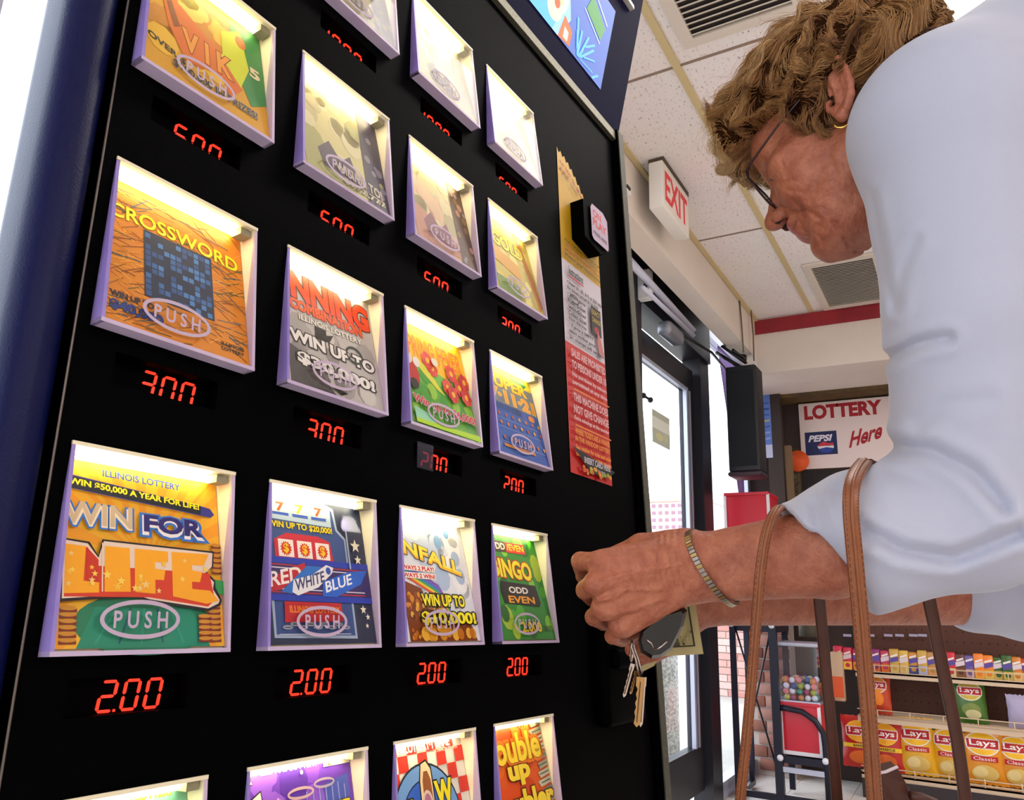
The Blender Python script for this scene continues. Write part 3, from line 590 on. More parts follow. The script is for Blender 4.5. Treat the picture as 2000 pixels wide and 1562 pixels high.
def t_fall(A):
    A.rect(0, 0, 1, 1, 'dfe3ee'); dots(A, 26, (.2, .4, 1, .98), ['c2cfe8', 'f0f2f6', 'a9bede', 'e8ecf4'], .05, .13); A.ell(.6, .8, .05, .06, '7fa9d8'); A.ell(.75, .88, .04, .04, '6f9ccf')
    for k, c in enumerate(('d8582a', 'e8c83a', '3fa060', '2f7fd0', '7a55b8')):
        A.poly([(0, .52 + k * .022), (.5, .36 + k * .02), (.62, .2 + k * .02), (.62, .17 + k * .02), (.48, .33 + k * .02), (0, .50 + k * .022)], c)
    A.poly([(0, 0), (.95, 0), (.9, .12), (.3, .25), (.25, .4), (0, .46)], '7a3a14'); dots(A, 90, (.02, .02, .55, .36), ['b8661c', 'd88a24', '5a2a10', 'e0a83a', '8c4a18'], .012, .028); dots(A, 14, (.1, .02, .9, .1), ['d8962a', 'e8ae3a', 'b86a1c'], .04, .06)
    A.txt('INFALL', .0, .68, .88, .80, 'f4b81c', '2a2018', .03, bold=.04, slope=-.16); A.txt('INFALL', .0, .70, .88, .80, 'f7e03a', bold=.02, slope=-.16)
    A.rect(.01, .535, .47, .58, 'f2ece8'); A.rect(.01, .475, .47, .52, 'f2ece8'); A.txt('WAYS 2 PLAY!', .02, .54, .46, .575, 'd0281c', bold=.04); A.txt('WAYS 2 WIN!', .02, .48, .46, .515, 'd0281c', bold=.04)
    A.txt('WIN UP TO', .22, .265, .84, .36, 'f4e81c', '17120c', .09, bold=.04); A.txt('$10,000!', .18, .115, .97, .225, 'f4e81c', '17120c', .09, bold=.04)
def t_bingo(A):
    A.rect(0, 0, 1, 1, '2f8a2c'); dots(A, 26, (0, 0, 1, 1), ['4fae2c', '7cc43a', '1f6a24', 'a8c83a'], .05, .12)
    A.rect(.03, .80, .36, .90, '3a1c14'); A.rect(.36, .80, .74, .90, 'd8281c'); A.txt('ODD', .05, .82, .34, .885, 'e8dccc', bold=.03); A.txt('/EVEN', .37, .82, .72, .885, 'f0c01c', bold=.03)
    A.txt('BINGO', .0, .56, .78, .74, 'f2e01c', 'b0380c', .05, bold=.04, slope=-.02)
    A.poly([(.12, .32), (.8, .30), (.84, .34), (.80, .50), (.12, .52), (.08, .42)], '1c1410'); A.txt('ODD', .24, .415, .62, .475, 'ece4dc', bold=.03); A.txt('EVEN', .2, .325, .72, .39, 'f0a01c', bold=.03)
    A.txt('2,000', .34, .05, .74, .16, 'f2d81c', '1c1410', .05, bold=.03); A.txt('ILLINOIS', .78, .1, .96, .125, '14240f'); A.txt('LOTTERY', .78, .07, .96, .095, '14240f')
def t_cross(A):
    A.rect(0, 0, 1, 1, 'd9841c'); dots(A, 300, (0, 0, 1, 1), ['8a4a12', 'f0a83a', '5a5a30', 'c8701a', '3f5a6a', 'e89a20', '9a5a14'], .03, .1, 'l')
    A.rect(.24, .235, .74, .70, '1f2c48'); g = 11
    random.seed(3); n1 = A.n
    for i in range(g):
        for j in range(g):
            A.n = n1
            if random.random() < .5: A.rect(.25 + i * .0437, .245 + j * .0405, .25 + i * .0437 + .036, .245 + j * .0405 + .033, random.choice(['3a68a8', '4a7fc0', '2f5490']))
    A.txt('CROSSWORD', .01, .70, .96, .80, 'f7f01c', '8a5a10', .012, bold=.02, slope=-.02, arch=.02)
    A.txt('$', .03, .87, .07, .92, '3a3a30', bold=.03)
    A.txt('WIN UP TO', .02, .155, .30, .195, '1a2038', bold=.04); A.txt('$40,000', .02, .065, .36, .135, '1f3a8a', '14182c', .03, bold=.04)
    A.txt('ILLINOIS', .78, .085, .96, .11, '1c1810', bold=.03); A.txt('LOTTERY', .78, .05, .96, .075, '1c1810', bold=.03)
def t_win30(A):
    A.rect(0, 0, 1, 1, 'b9b4b4'); dots(A, 18, (0, 0, 1, .5), ['a49f9f', 'c8c4c2', '8f8a8a'], .06, .12); A.poly([(0, 0), (.45, 0), (.2, .24), (0, .3)], '4f4a4c')
    A.poly([(.0, .99), (.3, .98), (.36, 1), (0, 1)], '3c382f')
    A.txt('INNING', .02, .70, .97, .93, 'e0401c', '4a1410', .03, bold=.06, slope=-.03); A.txt('COMBINATION', .06, .60, .86, .69, 'e05a24', 'b01c14', .04, bold=.05)
    A.txt('ILLINOIS LOTTERY', .14, .525, .84, .575, 'e8e4dc', '3a3030', .03, bold=.03)
    A.rect(.3, .42, .42, .52, '1c1818'); A.poly([(.36, .46), (.5, .5), (.44, .42)], '2c2424')
    A.txt('WIN UP TO', .02, .33, .95, .43, 'e6e2e2', '181414', .07, bold=.05, slope=-.03); A.txt('$30,000!', .08, .15, .92, .26, 'e6e2e2', '181414', .07, bold=.05, slope=-.03)
    A.ring(.72, .40, .1, .075, .02, '2a3a30'); A.poly([(.4, .05), (.5, .01), (.58, .04), (.5, .055)], '1c1818')
def t_spring(A):
    A.rect(0, 0, 1, 1, '59a82c'); A.rect(0, .55, 1, 1, 'f4b81c'); A.poly([(0, .5), (.3, .62), (.6, .55), (1, .62), (1, .5), (0, .4)], '6fbf4a'); dots(A, 20, (0, .1, 1, .5), ['3f9a2c', '8cc43a', '4a9a3a'], .05, .1)
    A.poly([(.15, .6), (.3, .62), (.5, .42), (.56, .36), (.44, .40), (.26, .52)], 'd8d43a')
    A.txt('SPRING FEVER', .02, .66, .95, .87, 'f07a1c', 'f8e03a', .03, bold=.03)
    for u, v in ((.42, .60), (.36, .66), (.62, .46), (.72, .62), (.82, .5), (.92, .58), (.68, .4), (.9, .42)):
        for k in range(7): A.ell(u + .055 * math.cos(k * .9), v + .055 * math.sin(k * .9), .035, .035, random.choice(['d0342c', 'c42a3a', 'd8483a']), 9)
        A.ell(u, v, .03, .03, 'f0b02c', 10)
    A.ell(.07, .45, .09, .12, 'b81c1c'); A.ell(.07, .36, .06, .05, '1c1414'); A.ell(.03, .6, .06, .06, 'd8d0d8'); A.ell(.15, .58, .05, .05, 'e0dce0'); A.ell(.45, .66, .05, .04, 'ded8c8')
    A.poly([(0, 0), (1, 0), (1, .06), (.4, .04), (0, .12)], 'a8d02c'); A.poly([(0, .04), (.3, .04), (.2, .11), (0, .14)], '8fd0b0')
    A.txt('Win up to $6,000!', .01, .16, .97, .26, 'c8284a', 'e8c8c8', .04, bold=.03, slope=-.03)
def t_seven(A):
    A.rect(0, 0, 1, 1, '2a5cb8'); A.rect(0, .84, 1, 1, 'd8c83a'); A.poly([(.5, .9), (.8, .84), (.9, .9), (.7, .93)], '2f7a3a'); A.rect(0, .55, 1, .84, '6f7a90')
    A.txt('SUPER', .0, .74, .86, .88, 'f6c81c', '7a4a1c', .03, bold=.05); A.txt('7\u00b711\u00b721', .0, .58, .96, .73, 'f7a01c', 'f8e86a', .02, bold=.05, slope=-.02)
    for k in range(5): A.txt('MATCH ANY NUMBER', .04, .545 - k * .016, .62, .555 - k * .016, '2c3040')
    A.ell(.82, .50, .07, .035, 'e88a2c')
    for v in (.43, .33, .17): A.line((.05, v - .05), (.95, v - .05), .004, '9ab0d8'); [A.ell(.1 + k * .14, v, .025, .022, random.choice(['d8743a', 'e8a04a', 'b8584a']), 8) for k in range(7)]
    A.rect(.05, .07, .7, .10, 'd88a2c')
def t_gold(A):
    A.rect(0, 0, 1, 1, 'd8a02c'); dots(A, 26, (0, .2, .7, 1), ['e8b83a', 'c8862c', 'f0c85a', 'd07a24', 'b8b03a'], .06, .14); A.poly([(.7, .95), (1, 1), (1, .3), (.85, .2), (.72, .5)], '3f8a4a'); A.poly([(.62, .75), (.8, .9), (.86, .55), (.76, .3), (.62, .35)], 'd0d82c'); A.ell(.80, .78, .05, .06, 'c87a2c')
    A.poly([(.12, .78), (.18, .45), (.3, .22), (.6, .3), (.66, .15), (.78, .3), (.6, .5), (.3, .7)], 'd8702c'); A.poly([(.14, .76), (.22, .46), (.27, .5), (.2, .72)], '8a4a24')
    A.txt('V I K', .28, .32, .7, .52, 'e89a3a', '8a3c14', .03, bold=.04); A.txt('WIN UP', .03, .86, .25, .93, '5f6a3a', bold=.03)
    A.txt('OVER $', .02, .22, .3, .28, '33302a', bold=.03, slope=-.06); A.txt('$100,000 IN PRIZES!', .2, .09, .9, .17, '4f4a4a', 'd8c8a0', .03, bold=.04); A.txt('5', .86, .5, .96, .6, 'e8d8b0', bold=.04)
def t_pale(A, c1='cfc79a', c2='7a7058', c3='a89a78', c4='5a5560', text=None, side='4a4458'):
    A.rect(0, 0, 1, 1, c1); dots(A, 24, (0, .1, .8, .9), [c1, c3, 'd8d0a8', 'b8b088'], .06, .15); A.poly([(0, .42), (.75, .2), (.8, .05), (0, 0)], c3); A.poly([(.15, .25), (.3, .4), (.42, .26), (.55, .38), (.62, .2), (.75, .12), (.2, .1)], c4); A.poly([(.72, 0), (1, 0), (1, 1), (.74, .98)], side); dots(A, 14, (.76, .05, .98, .95), [c2, c3, '8a8494'], .02, .05)
    if text:
        A.txt(text[0], .34, .14, .92, .24, 'c9c0a8', c4, .03, bold=.03, slope=-.02); A.txt(text[1], .42, .04, .95, .11, 'c9c0a8', c4, .03, bold=.03)
def t_case(A):
    A.rect(0, 0, 1, 1, 'd0c060'); dots(A, 20, (0, 0, 1, 1), ['e0cc4a', 'c8b458', 'e8dc80', 'b8a84a'], .06, .14); A.poly([(.68, 1), (.8, 1), (1, .1), (.9, .02)], 'b8702c'); A.rect(0, .0, .5, .2, '7a9a4a'); A.txt('GOLD', .1, .62, .8, .8, 'e8e02c', '5a5a20', .03, bold=.04); A.poly([(0, .4), (.6, .3), (.62, .5), (0, .6)], 'e0a84a')
def t_lane(A):
    A.rect(0, 0, 1, 1, '6a3cb8'); dots(A, 16, (.1, .5, .8, .95), ['7f4acb', '8f5ad8', '5c34a8'], .06, .14); A.poly([(.72, .35), (.96, .38), (.96, .86), (.72, .82)], '4a5ab8')
    for k in range(7): A.rect(.55 + k * .06, .5, .56 + k * .06, .8 + .01 * (k % 3), '8f9ae0')
    A.txt('2', .04, .90, .1, .97, 'e8e0c8', '2c2040', .03, bold=.03); A.txt('ILLINOIS LOTTERY', .17, .935, .68, .985, 'ece4ec', bold=.03)
    A.rect(.73, .92, .99, 1.0, 'f0e2c8'); A.ell(.79, .97, .035, .028, 'd8582c'); A.txt('Z', .765, .925, .81, .95, 'd8582c', bold=.05); A.txt('SECOND CHANCE', .83, .94, .98, .96, 'd88a4a')
    A.poly([(.02, .70), (.18, .78), (.165, .86), (.01, .79)], '1c1820'); A.poly([(.025, .71), (.172, .782), (.16, .85), (.018, .785)], 'efe8dc'); A.txt('Lane', .035, .735, .15, .79, '3a3440', bold=.02, slope=.045)
    A.ring(.3, .76, .06, .03, .016, 'd8c0e0', 24); A.ell(.3, .79, .012, .01, 'f0a0e8'); A.ring(.5, .80, .12, .035, .018, 'c8a8b0', 24); A.ring(.72, .83, .1, .03, .016, 'b0a0b8', 24); A.ell(.52, .915, .013, .013, 'f8f0f8')
    A.txt('LIFE IN THE', .22, .62, .95, .71, 'f0dc1c', '2c2440', .04, bold=.05); A.txt('FAST LANE', .22, .48, .95, .57, 'f0dc1c', '2c2440', .04, bold=.05)
def t_low(A):
    A.rect(0, 0, 1, 1, 'ece6dc')
    for i in range(8):
        for j in range(9):
            if (i + j) % 2 == 0: A.rect(i / 8, j / 9, (i + 1) / 8, (j + 1) / 9, 'd8382c')
    A.ell(.40, .42, .44, .40, '14203c', 40); A.ell(.40, .42, .425, .385, '6f9fdc', 40); A.ell(.40, .42, .33, .29, '14203c', 40); A.ell(.40, .42, .32, .28, '2f62c8', 40)
    A.poly([(.30, .2), (.34, .70), (.38, .82), (.46, .84), (.52, .78), (.52, .66), (.5, .2)], '1c1410'); A.poly([(.31, .2), (.355, .70), (.39, .81), (.455, .825), (.505, .77), (.505, .66), (.49, .2)], 'f0d8a8'); A.poly([(.34, .2), (.385, .70), (.41, .76), (.46, .76), (.49, .70), (.49, .2)], '9a5a2c')
    A.ell(.42, .55, .065, .085, 'e0c8b8'); A.ell(.42, .55, .045, .062, 'b8749a')
    A.txt('L', .17, .44, .32, .60, 'f0e01c', '1c1820', .05, bold=.05); A.txt('W', .52, .50, .76, .68, 'f0e01c', '1c1820', .05, bold=.05); A.txt('DOOR', .2, .3, .8, .44, 'f0e01c', '1c1820', .05, bold=.05)
    A.txt('TTER\u00b7LOTTERY\u00b71 GAME', .02, .90, .82, .965, 'f4f0e8', '2c1810', .02, bold=.03); A.txt('2 CHANCES TO WIN', .58, .87, .92, .895, 'f8d8c8')
def t_double(A):
    A.rect(0, 0, 1, 1, 'dc5a1c'); dots(A, 16, (0, 0, .7, 1), ['e8681c', 'd04a18', 'e0501c'], .08, .16)
    for k in range(14): A.poly([(.78 + .02 * (k % 3), k * .07), (1, k * .07 + .02), (1, k * .07 + .075), (.74 + .03 * (k % 3), k * .07 + .05)], random.choice(['a8a890', '8c927c', 'c0bfa4'])); A.line((.8, k * .07 + .03), (.98, k * .07 + .045), .01, '5a6450')
    A.txt('ILLINOIS LOTTERY', .05, .955, .5, .975, 'e8e0c8'); A.txt('7', .02, .84, .1, .92, 'f0c82c', bold=.04); A.txt('Win', .55, .93, .75, .99, 'f0b02c', bold=.04)
    A.txt('ouble', .05, .66, .90, .90, 'f0b82c', 'e87a1c', .09, bold=.05); A.txt('ouble', .05, .66, .90, .90, 'f6d83a', '6a2c10', .012, bold=.03)
    A.txt('up', .22, .48, .62, .64, 'f6d83a', '6a2c10', .04, bold=.05); A.txt('oubler', .03, .24, .98, .45, 'f6d83a', '6a2c10', .04, bold=.05)
def t_green(A):
    A.rect(0, 0, 1, 1, '6fb098'); A.poly([(.0, .4), (.3, .97), (.55, .7), (.5, .5)], 'd8dce0'); A.poly([(.55, .7), (.75, .95), (.95, .8), (.8, .6)], 'b8c4cc'); A.poly([(.3, .97), (.42, .9), (.4, .7), (.22, .75)], '8fa0ac')
    A.txt('ILLINOIS LOTTERY', .45, .93, .92, .975, 'e8dc3a', '3a5a3a', .02, bold=.04); A.txt('7', .3, .8, .45, .95, '2f5a7a', bold=.04)
ticket(0, 1, 'gold ticket reading WIN FOR LIFE', t_life, 'f2b428')
ticket(1, 1, 'blue slot machine ticket reading RED WHITE BLUE', t_slot, '2c3550')
ticket(2, 1, 'sky and gold coin ticket reading WIN UP TO $10,000', t_fall, 'dfe3ee')
ticket(3, 1, 'green ticket reading ODD EVEN BINGO', t_bingo, '2f8a2c')
ticket(0, 2, 'orange crossword ticket with a dark blue letter grid', t_cross, 'd9841c')
ticket(1, 2, 'grey ticket with red letters reading WIN UP TO $30,000', t_win30, 'b9b4b4')
ticket(2, 2, 'spring ticket with red flowers on green and yellow', t_spring, '59a82c')
ticket(3, 2, 'blue ticket with yellow 7 11 21 numbers', t_seven, '2a5cb8')
ticket(0, 3, 'golden orange and green ticket in the upper left window', t_gold, 'd8a02c')
ticket(1, 3, 'pale yellow and grey ticket with jagged dark letters, right of the golden one', lambda A: t_pale(A, 'd0c890', '8a8494', 'a8a870', '5a5060', ('WIN UP TO!', '$777,777')), 'd0c890')
ticket(2, 3, 'pale pink and purple ticket in the third window of the second row from the top', lambda A: t_pale(A, 'd8b898', '8a6a4a', 'c08a7a', '8a5a6a', None, '5a4438'), 'd8b898')
ticket(3, 3, 'yellow ticket with an orange stripe above the lower right 3.00 price', t_case, 'd0c060')
ticket(1, 4, 'pale olive ticket in the topmost window, cut by the picture edge', lambda A: t_pale(A, 'b0a880', '7a7458', '98906c', '6a6450'), 'b0a880')
ticket(2, 4, 'washed-out cream ticket with a dark grey hill shape, top row', lambda A: t_pale(A, 'c8be94', '8a8460', 'a49c74', '5a5440', None, '9a9270'), 'c8be94')
ticket(3, 4, 'washed-out cream ticket in the small top right window', lambda A: t_pale(A, 'd4cc9c', '98906c', 'b8b07c', '8a8460', None, 'b0a880'), 'd4cc9c')
ticket(0, 0, 'pale green ticket at the bottom left edge', t_green, '6fb098')
ticket(1, 0, 'purple ticket reading LIFE IN THE FAST LANE', t_lane, '6a3cb8')
ticket(2, 0, 'red and white chequered ticket with a blue disc', t_low, 'ece6dc')
ticket(3, 0, 'orange ticket reading double up doubler', t_double, 'dc5a1c')
# ================================================================ THE BACK OF THE SHOP
# brick pier in the corner
M_bk = [mat('pier_brick_a', '8a5a4c', .9, bump=(80, .003)), mat('pier_brick_b', '9c7468', .9, bump=(80, .003)), mat('pier_brick_c', '6f463c', .9, bump=(80, .003))]
pr_ = MB().box((4.955, .97, 0), (XB, YS, 1.62), mat('pale_mortar', 'b8aca6', .9)).build('trim_4'); tag(pr_, 'brick pier in the corner behind the gumball rack', 'pier', kind='structure')
pb = [MB().bevbox((-.012, -.002, .004), (.012, .093, .064), .004, M_bk[k], 1) for k in range(3)]; po = [None] * 3
for r in range(23):
    for c in range(3):
        y = .975 + c * .10 - (.05 if r % 2 else 0)
        if y < .96: y = .972
        if y + .095 > YS: continue
        k = random.randrange(3); l_ = (4.952, y, .03 + r * .069)
        if po[k] is None: po[k] = pb[k].build('brick', pr_, l_)
        else: link('brick', po[k].data, pr_, l_)
# timber posts and panes above
tp = MB(); 
for x in (4.62, 4.98): tp.box((x, 1.0, 1.62 if x > 4.9 else 1.7), (x + .05, 1.08, 2.3), mat('dark_timber', '2a1a10', .6))
tag(MB().box((4.9, .93, .9), (4.96, 1.02, 2.27), mat('dark_timber', '2a1a10', .6)).build('timber_post'), 'dark brown timber post beside the lottery sign wall', 'post')
tag(MB().box((5.0, .90, 1.2), (5.05, .94, 1.95), mat('pale_timber', '8a7258', .6)).build('timber_batten'), 'pale timber batten right of the dark post', 'batten')
# blue poster on the window side
a = Art(.16, .42, lambda u, v, n: (4.90 - n, 1.15 - u, 1.86 + v)); a.rect(0, 0, 1, 1, '5a7ac0'); a.rect(0, .7, .5, 1, '7c9ad0'); a.rect(0, 0, 1, .2, 'b8bcd8')
for k in range(7): a.line((.05, .25 + k * .1), (.95, .3 + k * .09), .03, random.choice(['3f5fa8', '8a9ad0', 'b0a878', '2f4a90']))
o = a.build('wall_poster'); tag(o, 'blue patterned poster behind the hanging speaker', 'poster')
# lottery sign on the back wall
def bw_(px, py, X=XB): return atx(px, py, X)
sg = empty('lottery_sign', (XB - .03, .33, 1.80), 'white LOTTERY Here sign with a small blue drink logo', 'sign')
SX = XB - .03; p0, p1 = bw_(1559, 789, SX), bw_(1740, 776, SX); pz0 = bw_(1573, 916, SX)[2]; SW = p0[1] - p1[1]; SH = p0[2] - pz0
sg.location = (SX, p1[1], pz0)
MB().bevbox((0, 0, 0), (.025, SW, SH), .004, mat('sign_board', 'dcc9c4', .6, bump=(90, .001))).build('board', sg)
A = Art(SW, SH, lambda u, v, n: (-n, SW - u, v), 1e-4)
A.rect(.0, .0, 1, .99, 'ddcac6'); A.txt('LOTTERY', .06, .74, .90, .96, 'a01c26', bold=.05)
A.rect(.05, .2, .40, .55, '1c2450'); A.txt('PEPSI', .085, .40, .33, .50, 'dcd4e0', bold=.04, shear=.1)
A.poly([(.18, .34), (.25, .40), (.30, .37), (.36, .37), (.36, .33), (.3, .34), (.25, .33)], 'c4343c'); A.poly([(.18, .33), (.25, .33), (.36, .33), (.36, .29), (.28, .31), (.2, .29)], 'dcd4e0'); A.poly([(.19, .28), (.28, .30), (.36, .28), (.32, .23), (.24, .23)], '2a3f90')
A.txt('Here', .52, .27, .86, .52, 'a01c26', bold=.03, slope=.12, shear=.15)
A.build('lettering', sg)
# posters under the sign
P0, P1 = bw_(1566, 920, SX), bw_(1668, 975, SX)
a = Art(P0[1] - P1[1], P0[2] - P1[2] + .25, lambda u, v, n: (XB - .006 - n, P0[1] - u, P1[2] - .25 + v), 1e-4)
a.rect(0, 0, 1, 1, '1c1410'); a.rect(0, .0, 1, .45, '5f7f98'); a.rect(.0, .45, 1, .6, '6a7450')
for k in range(26): u = random.random(); a.line((u, .42), (min(1, u + .04), .5 + random.random() * .3), .02, random.choice(['8a8a5a', '3a3a24', '5a6a3a', '2a2014']))
a.rect(.62, .3, .70, 1, '2a1710'); a.ell(.8, .8, .15, .12, '5a2a1c')
tag(a.build('scenic_poster'), 'dark scenic poster under the lottery sign, half behind the sleeve', 'poster')
oc = bw_(1558, 900, XB - .05); r_ = .068
a = MB(); a.tube([(XB - .05, oc[1], oc[2]), (XB - .042, oc[1], oc[2])], r_ * 1.0, mat('orange_card', 'e0561c', .6), 28)
tag(a.build('round_tag'), 'orange round tag left of the drink logo', 'tag')
a = Art(.12, .5, lambda u, v, n: (XB - .006 - n, .99 - u, 1.45 + v)); a.rect(0, 0, 1, 1, '4a3a26')
for k in range(18): a.line((random.random(), random.random()), (random.random(), random.random()), .02, random.choice(['2a2216', '6a5a3a', '5a6a3a']))
tag(a.build('notice_panel'), 'dark patterned notice strip on the back wall left of the lottery sign', 'notice')
# ---------------------------------------------------------------- gumball rack with its vending heads
M_rk = mat('rack_tube', '1d1c2c', .35, .4); M_bolt = mat('bolt_cap', 'dcdce6', .3)
rk = empty('vending_rack', (4.45, .93, 0), 'black tube rack holding red gumball machines', 'rack')
def rp(x, y, z): return (x - 4.45, y - .93, z)
XF, XR = 4.32, 4.62; ys_ = (1.135, .925, .70)
MB().box(rp(XF - .012, 1.121, .02), rp(XF + .012, 1.149, .93), M_rk).build('post', rk)
MB().box(rp(XF - .016, .905, .02), rp(XF + .016, .945, .93), M_rk).build('post', rk)
for y in (1.135, .925, .70): MB().box(rp(XR - .012, y - .014, .02), rp(XR + .012, y + .014, .93 if y > .8 else .5), M_rk).build('post', rk)
MB().tube([rp(XF, .925, .462), rp(XF, .87, .460), rp(XF, .80, .452), rp(XF, .74, .415), rp(XF, .705, .36), rp(XF, .70, .30), rp(XF, .70, .02)], .014, M_rk, 10).build('curved_leg', rk)
MB().box(rp(XF - .01, .925, .855), rp(XF + .01, 1.135, .885), M_rk).build('cross_bar', rk)
MB().box(rp(XF, .70, .015), rp(XR, .72, .04), M_rk).build('foot_bar', rk); MB().box(rp(XF, 1.12, .015), rp(XR, 1.14, .04), M_rk).build('foot_bar', rk); MB().box(rp(XF - .01, .70, .02), rp(XF + .01, 1.14, .05), M_rk).build('foot_bar', rk)
for p, q_ in (((XF, 1.12, .85), (XF, .93, .14)), ((XF, .935, .84), (XF, 1.12, .14))): MB().tube([rp(*p), rp(*q_)], .005, M_rk, 6).build('brace', rk)
MB().box(rp(XF, .70, .20), rp(XR, .935, .235), M_rk).box(rp(XF - .014, .71, .16), rp(XF, .92, .185), M_alu).build('lower_shelf', rk)
MB().box(rp(XF, .90, .83), rp(XR, 1.15, .86), M_rk).build('upper_shelf', rk)
for y, z in ((1.135, .865), (.925, .865), (.915, .225), (.70, .235)): MB().sphere(rp(XF - .018, y, z), .016, M_bolt, 10, 7).build('bolt_cap', rk)
M_red = mat('vending_red', 'd01f34', .4, noise=(4, .4, 'c2283c')); M_wtr = mat('vending_trim', 'e4dfe6', .4)
def head(loc, w_, d_, h_, label, group=None, n=0, clearbox=None):
    e = empty('gumball_machine', loc, label, 'gumball machine', 'red vending machines on the rack'); 
    MB().bevbox((0, -w_ / 2, 0), (d_, w_ / 2, h_), .006, M_red).build('body', e)
    t = .012; b = MB()
    for s in (-1, 1): b.box((-.004, s * w_ / 2 - t * .6, -.004), (.01, s * w_ / 2 + t * .6, h_), M_wtr)
    b.box((-.005, -w_ / 2, -.004), (.01, w_ / 2, .014), M_wtr); b.build('edge_trim', e)
    MB().box((-.006, -w_ / 2 - .004, h_ - .004), (d_ + .004, w_ / 2 + .004, h_ + .012), M_red).build('lid', e)
    return e
h0 = head((XF + .0, 1.03, .86), .235, .26, .70, 'tall red vending head with white edges on top of the rack')
# its lower neighbour holds gumballs in a clear box
h1 = head((XF + .02, .815, .245), .185, .25, .235, 'short red gumball machine with a clear box of coloured gumballs')
cb_ = MB(); z0, z1 = .25, .52; w_ = .2; d_ = .22
M_cl = clear('clear_plastic', (.93, .94, .98), 1.45, .05)
for lo, hi in (((.0, -w_ / 2, z0), (.004, w_ / 2, z1)), ((d_, -w_ / 2, z0), (d_ + .004, w_ / 2, z1)), ((0, -w_ / 2, z0), (d_, -w_ / 2 + .004, z1)), ((0, w_ / 2 - .004, z0), (d_, w_ / 2, z1))): cb_.box(lo, hi, M_cl)
cb_.build('clear_box', h1)
MB().bevbox((-.006, -w_ / 2 - .006, z1), (d_ + .01, w_ / 2 + .006, z1 + .018), .006, mat('clear_lid', 'aeb0c0', .3)).build('box_lid', h1)
MB().box((-.004, -w_ / 2 - .002, z0 - .008), (d_ + .004, w_ / 2 + .002, z0 + .004), M_alu).build('box_floor', h1)
gc = ['e85a3a', 'f0eef2', 'e05a8a', '4aa08a', 'c8c04a', 'e8e4ea', '3a5a9a', 'd88a4a', 'b03a6a', '8ac0b0', 'f08a8a', 'a8b03a']
GN = ['orange', 'white', 'pink', 'teal', 'olive yellow', 'pearl', 'dark blue', 'tan', 'magenta', 'mint', 'salmon', 'lime']
gm = [MB().sphere((0, 0, 0), .0155, mat('gum_' + c, c, .25), 12, 8) for c in gc]; go = [None] * len(gc); cnt = 0
for lz in range(4):
    for i in range(6):
        for j in range(5):
            if cnt > 205: break
            k = random.randrange(len(gc)); off = .006 * (lz % 2)
            x = .021 + i * .032 + off + random.uniform(-.002, .002); y = -.075 + j * .034 + off + random.uniform(-.003, .003); z = z0 + .018 + lz * .028 + random.uniform(-.002, .002)
            if lz == 3 and random.random() < .45: continue
            l_ = Vector(h1.location) + Vector((x, y, z)); cnt += 1
            if go[k] is None: go[k] = tag(gm[k].build('gumball', None, l_), GN[k] + ' gumball in the clear box', 'gumball', 'gumballs in the clear box')
            else: tag(link('gumball', go[k].data, None, l_), GN[k] + ' gumball in the clear box', 'gumball', 'gumballs in the clear box')
h2 = head((XR + .02, .82, .9), .20, .2, .30, 'dark red vending head at the back of the rack, behind the arms')
MB().box((-.01, -.04, .06), (.0, .04, .12), M_wtr).build('coin_plate', h2)
MB().tube([(.1, 0, -.1), (.1, 0, 0)], .05, mat('stem_olive', '4a4638', .6), 14).build('stem', h2)
h3 = head((XR + .0, .80, .245), .16, .2, .22, 'small dark vending head low at the back right of the rack')
# ---------------------------------------------------------------- snack shelf
XS = 4.80; XPB = XB - .06
M_peg = mat('pegboard_brown', '5a3020', .7, noise=(90, .4, '4a281c')); M_shelf = mat('shelf_cream', 'cdb49a', .5); M_wire = mat('wire_cream', 'd9bd9c', .4)
gd = empty('snack_shelf', (XS + .15, -.3, 0), 'brown pegboard shelf unit stocked with chips', 'shelf')
def gp(x, y, z): return (x - XS - .15, y + .3, z)
MB().box(gp(XPB, -1.4, 0), gp(XPB + .03, .62, 1.10), M_peg).build('pegboard', gd)
b = MB()
for j in range(30):
    for k in range(14): b.box(gp(XPB - .002, -.62 + j * .04, .30 + k * .055), gp(XPB - .0005, -.614 + j * .04, .306 + k * .055), mat('peg_hole', '1c0e0a', .9))
o = b.build('peg_holes', gd); o['kind'] = 'stuff'
MB().bevbox(gp(XPB - .06, -1.4, 1.10), gp(XPB + .03, .62, 1.16), .01, M_peg).build('top_cap', gd)
zt_ = lambda px, py, X=XS: float(atx(px, py, X)[2])
ZA, ZB, ZC = zt_(1850, 1322, XS + .02), zt_(1850, 1413), zt_(1880, 1530)
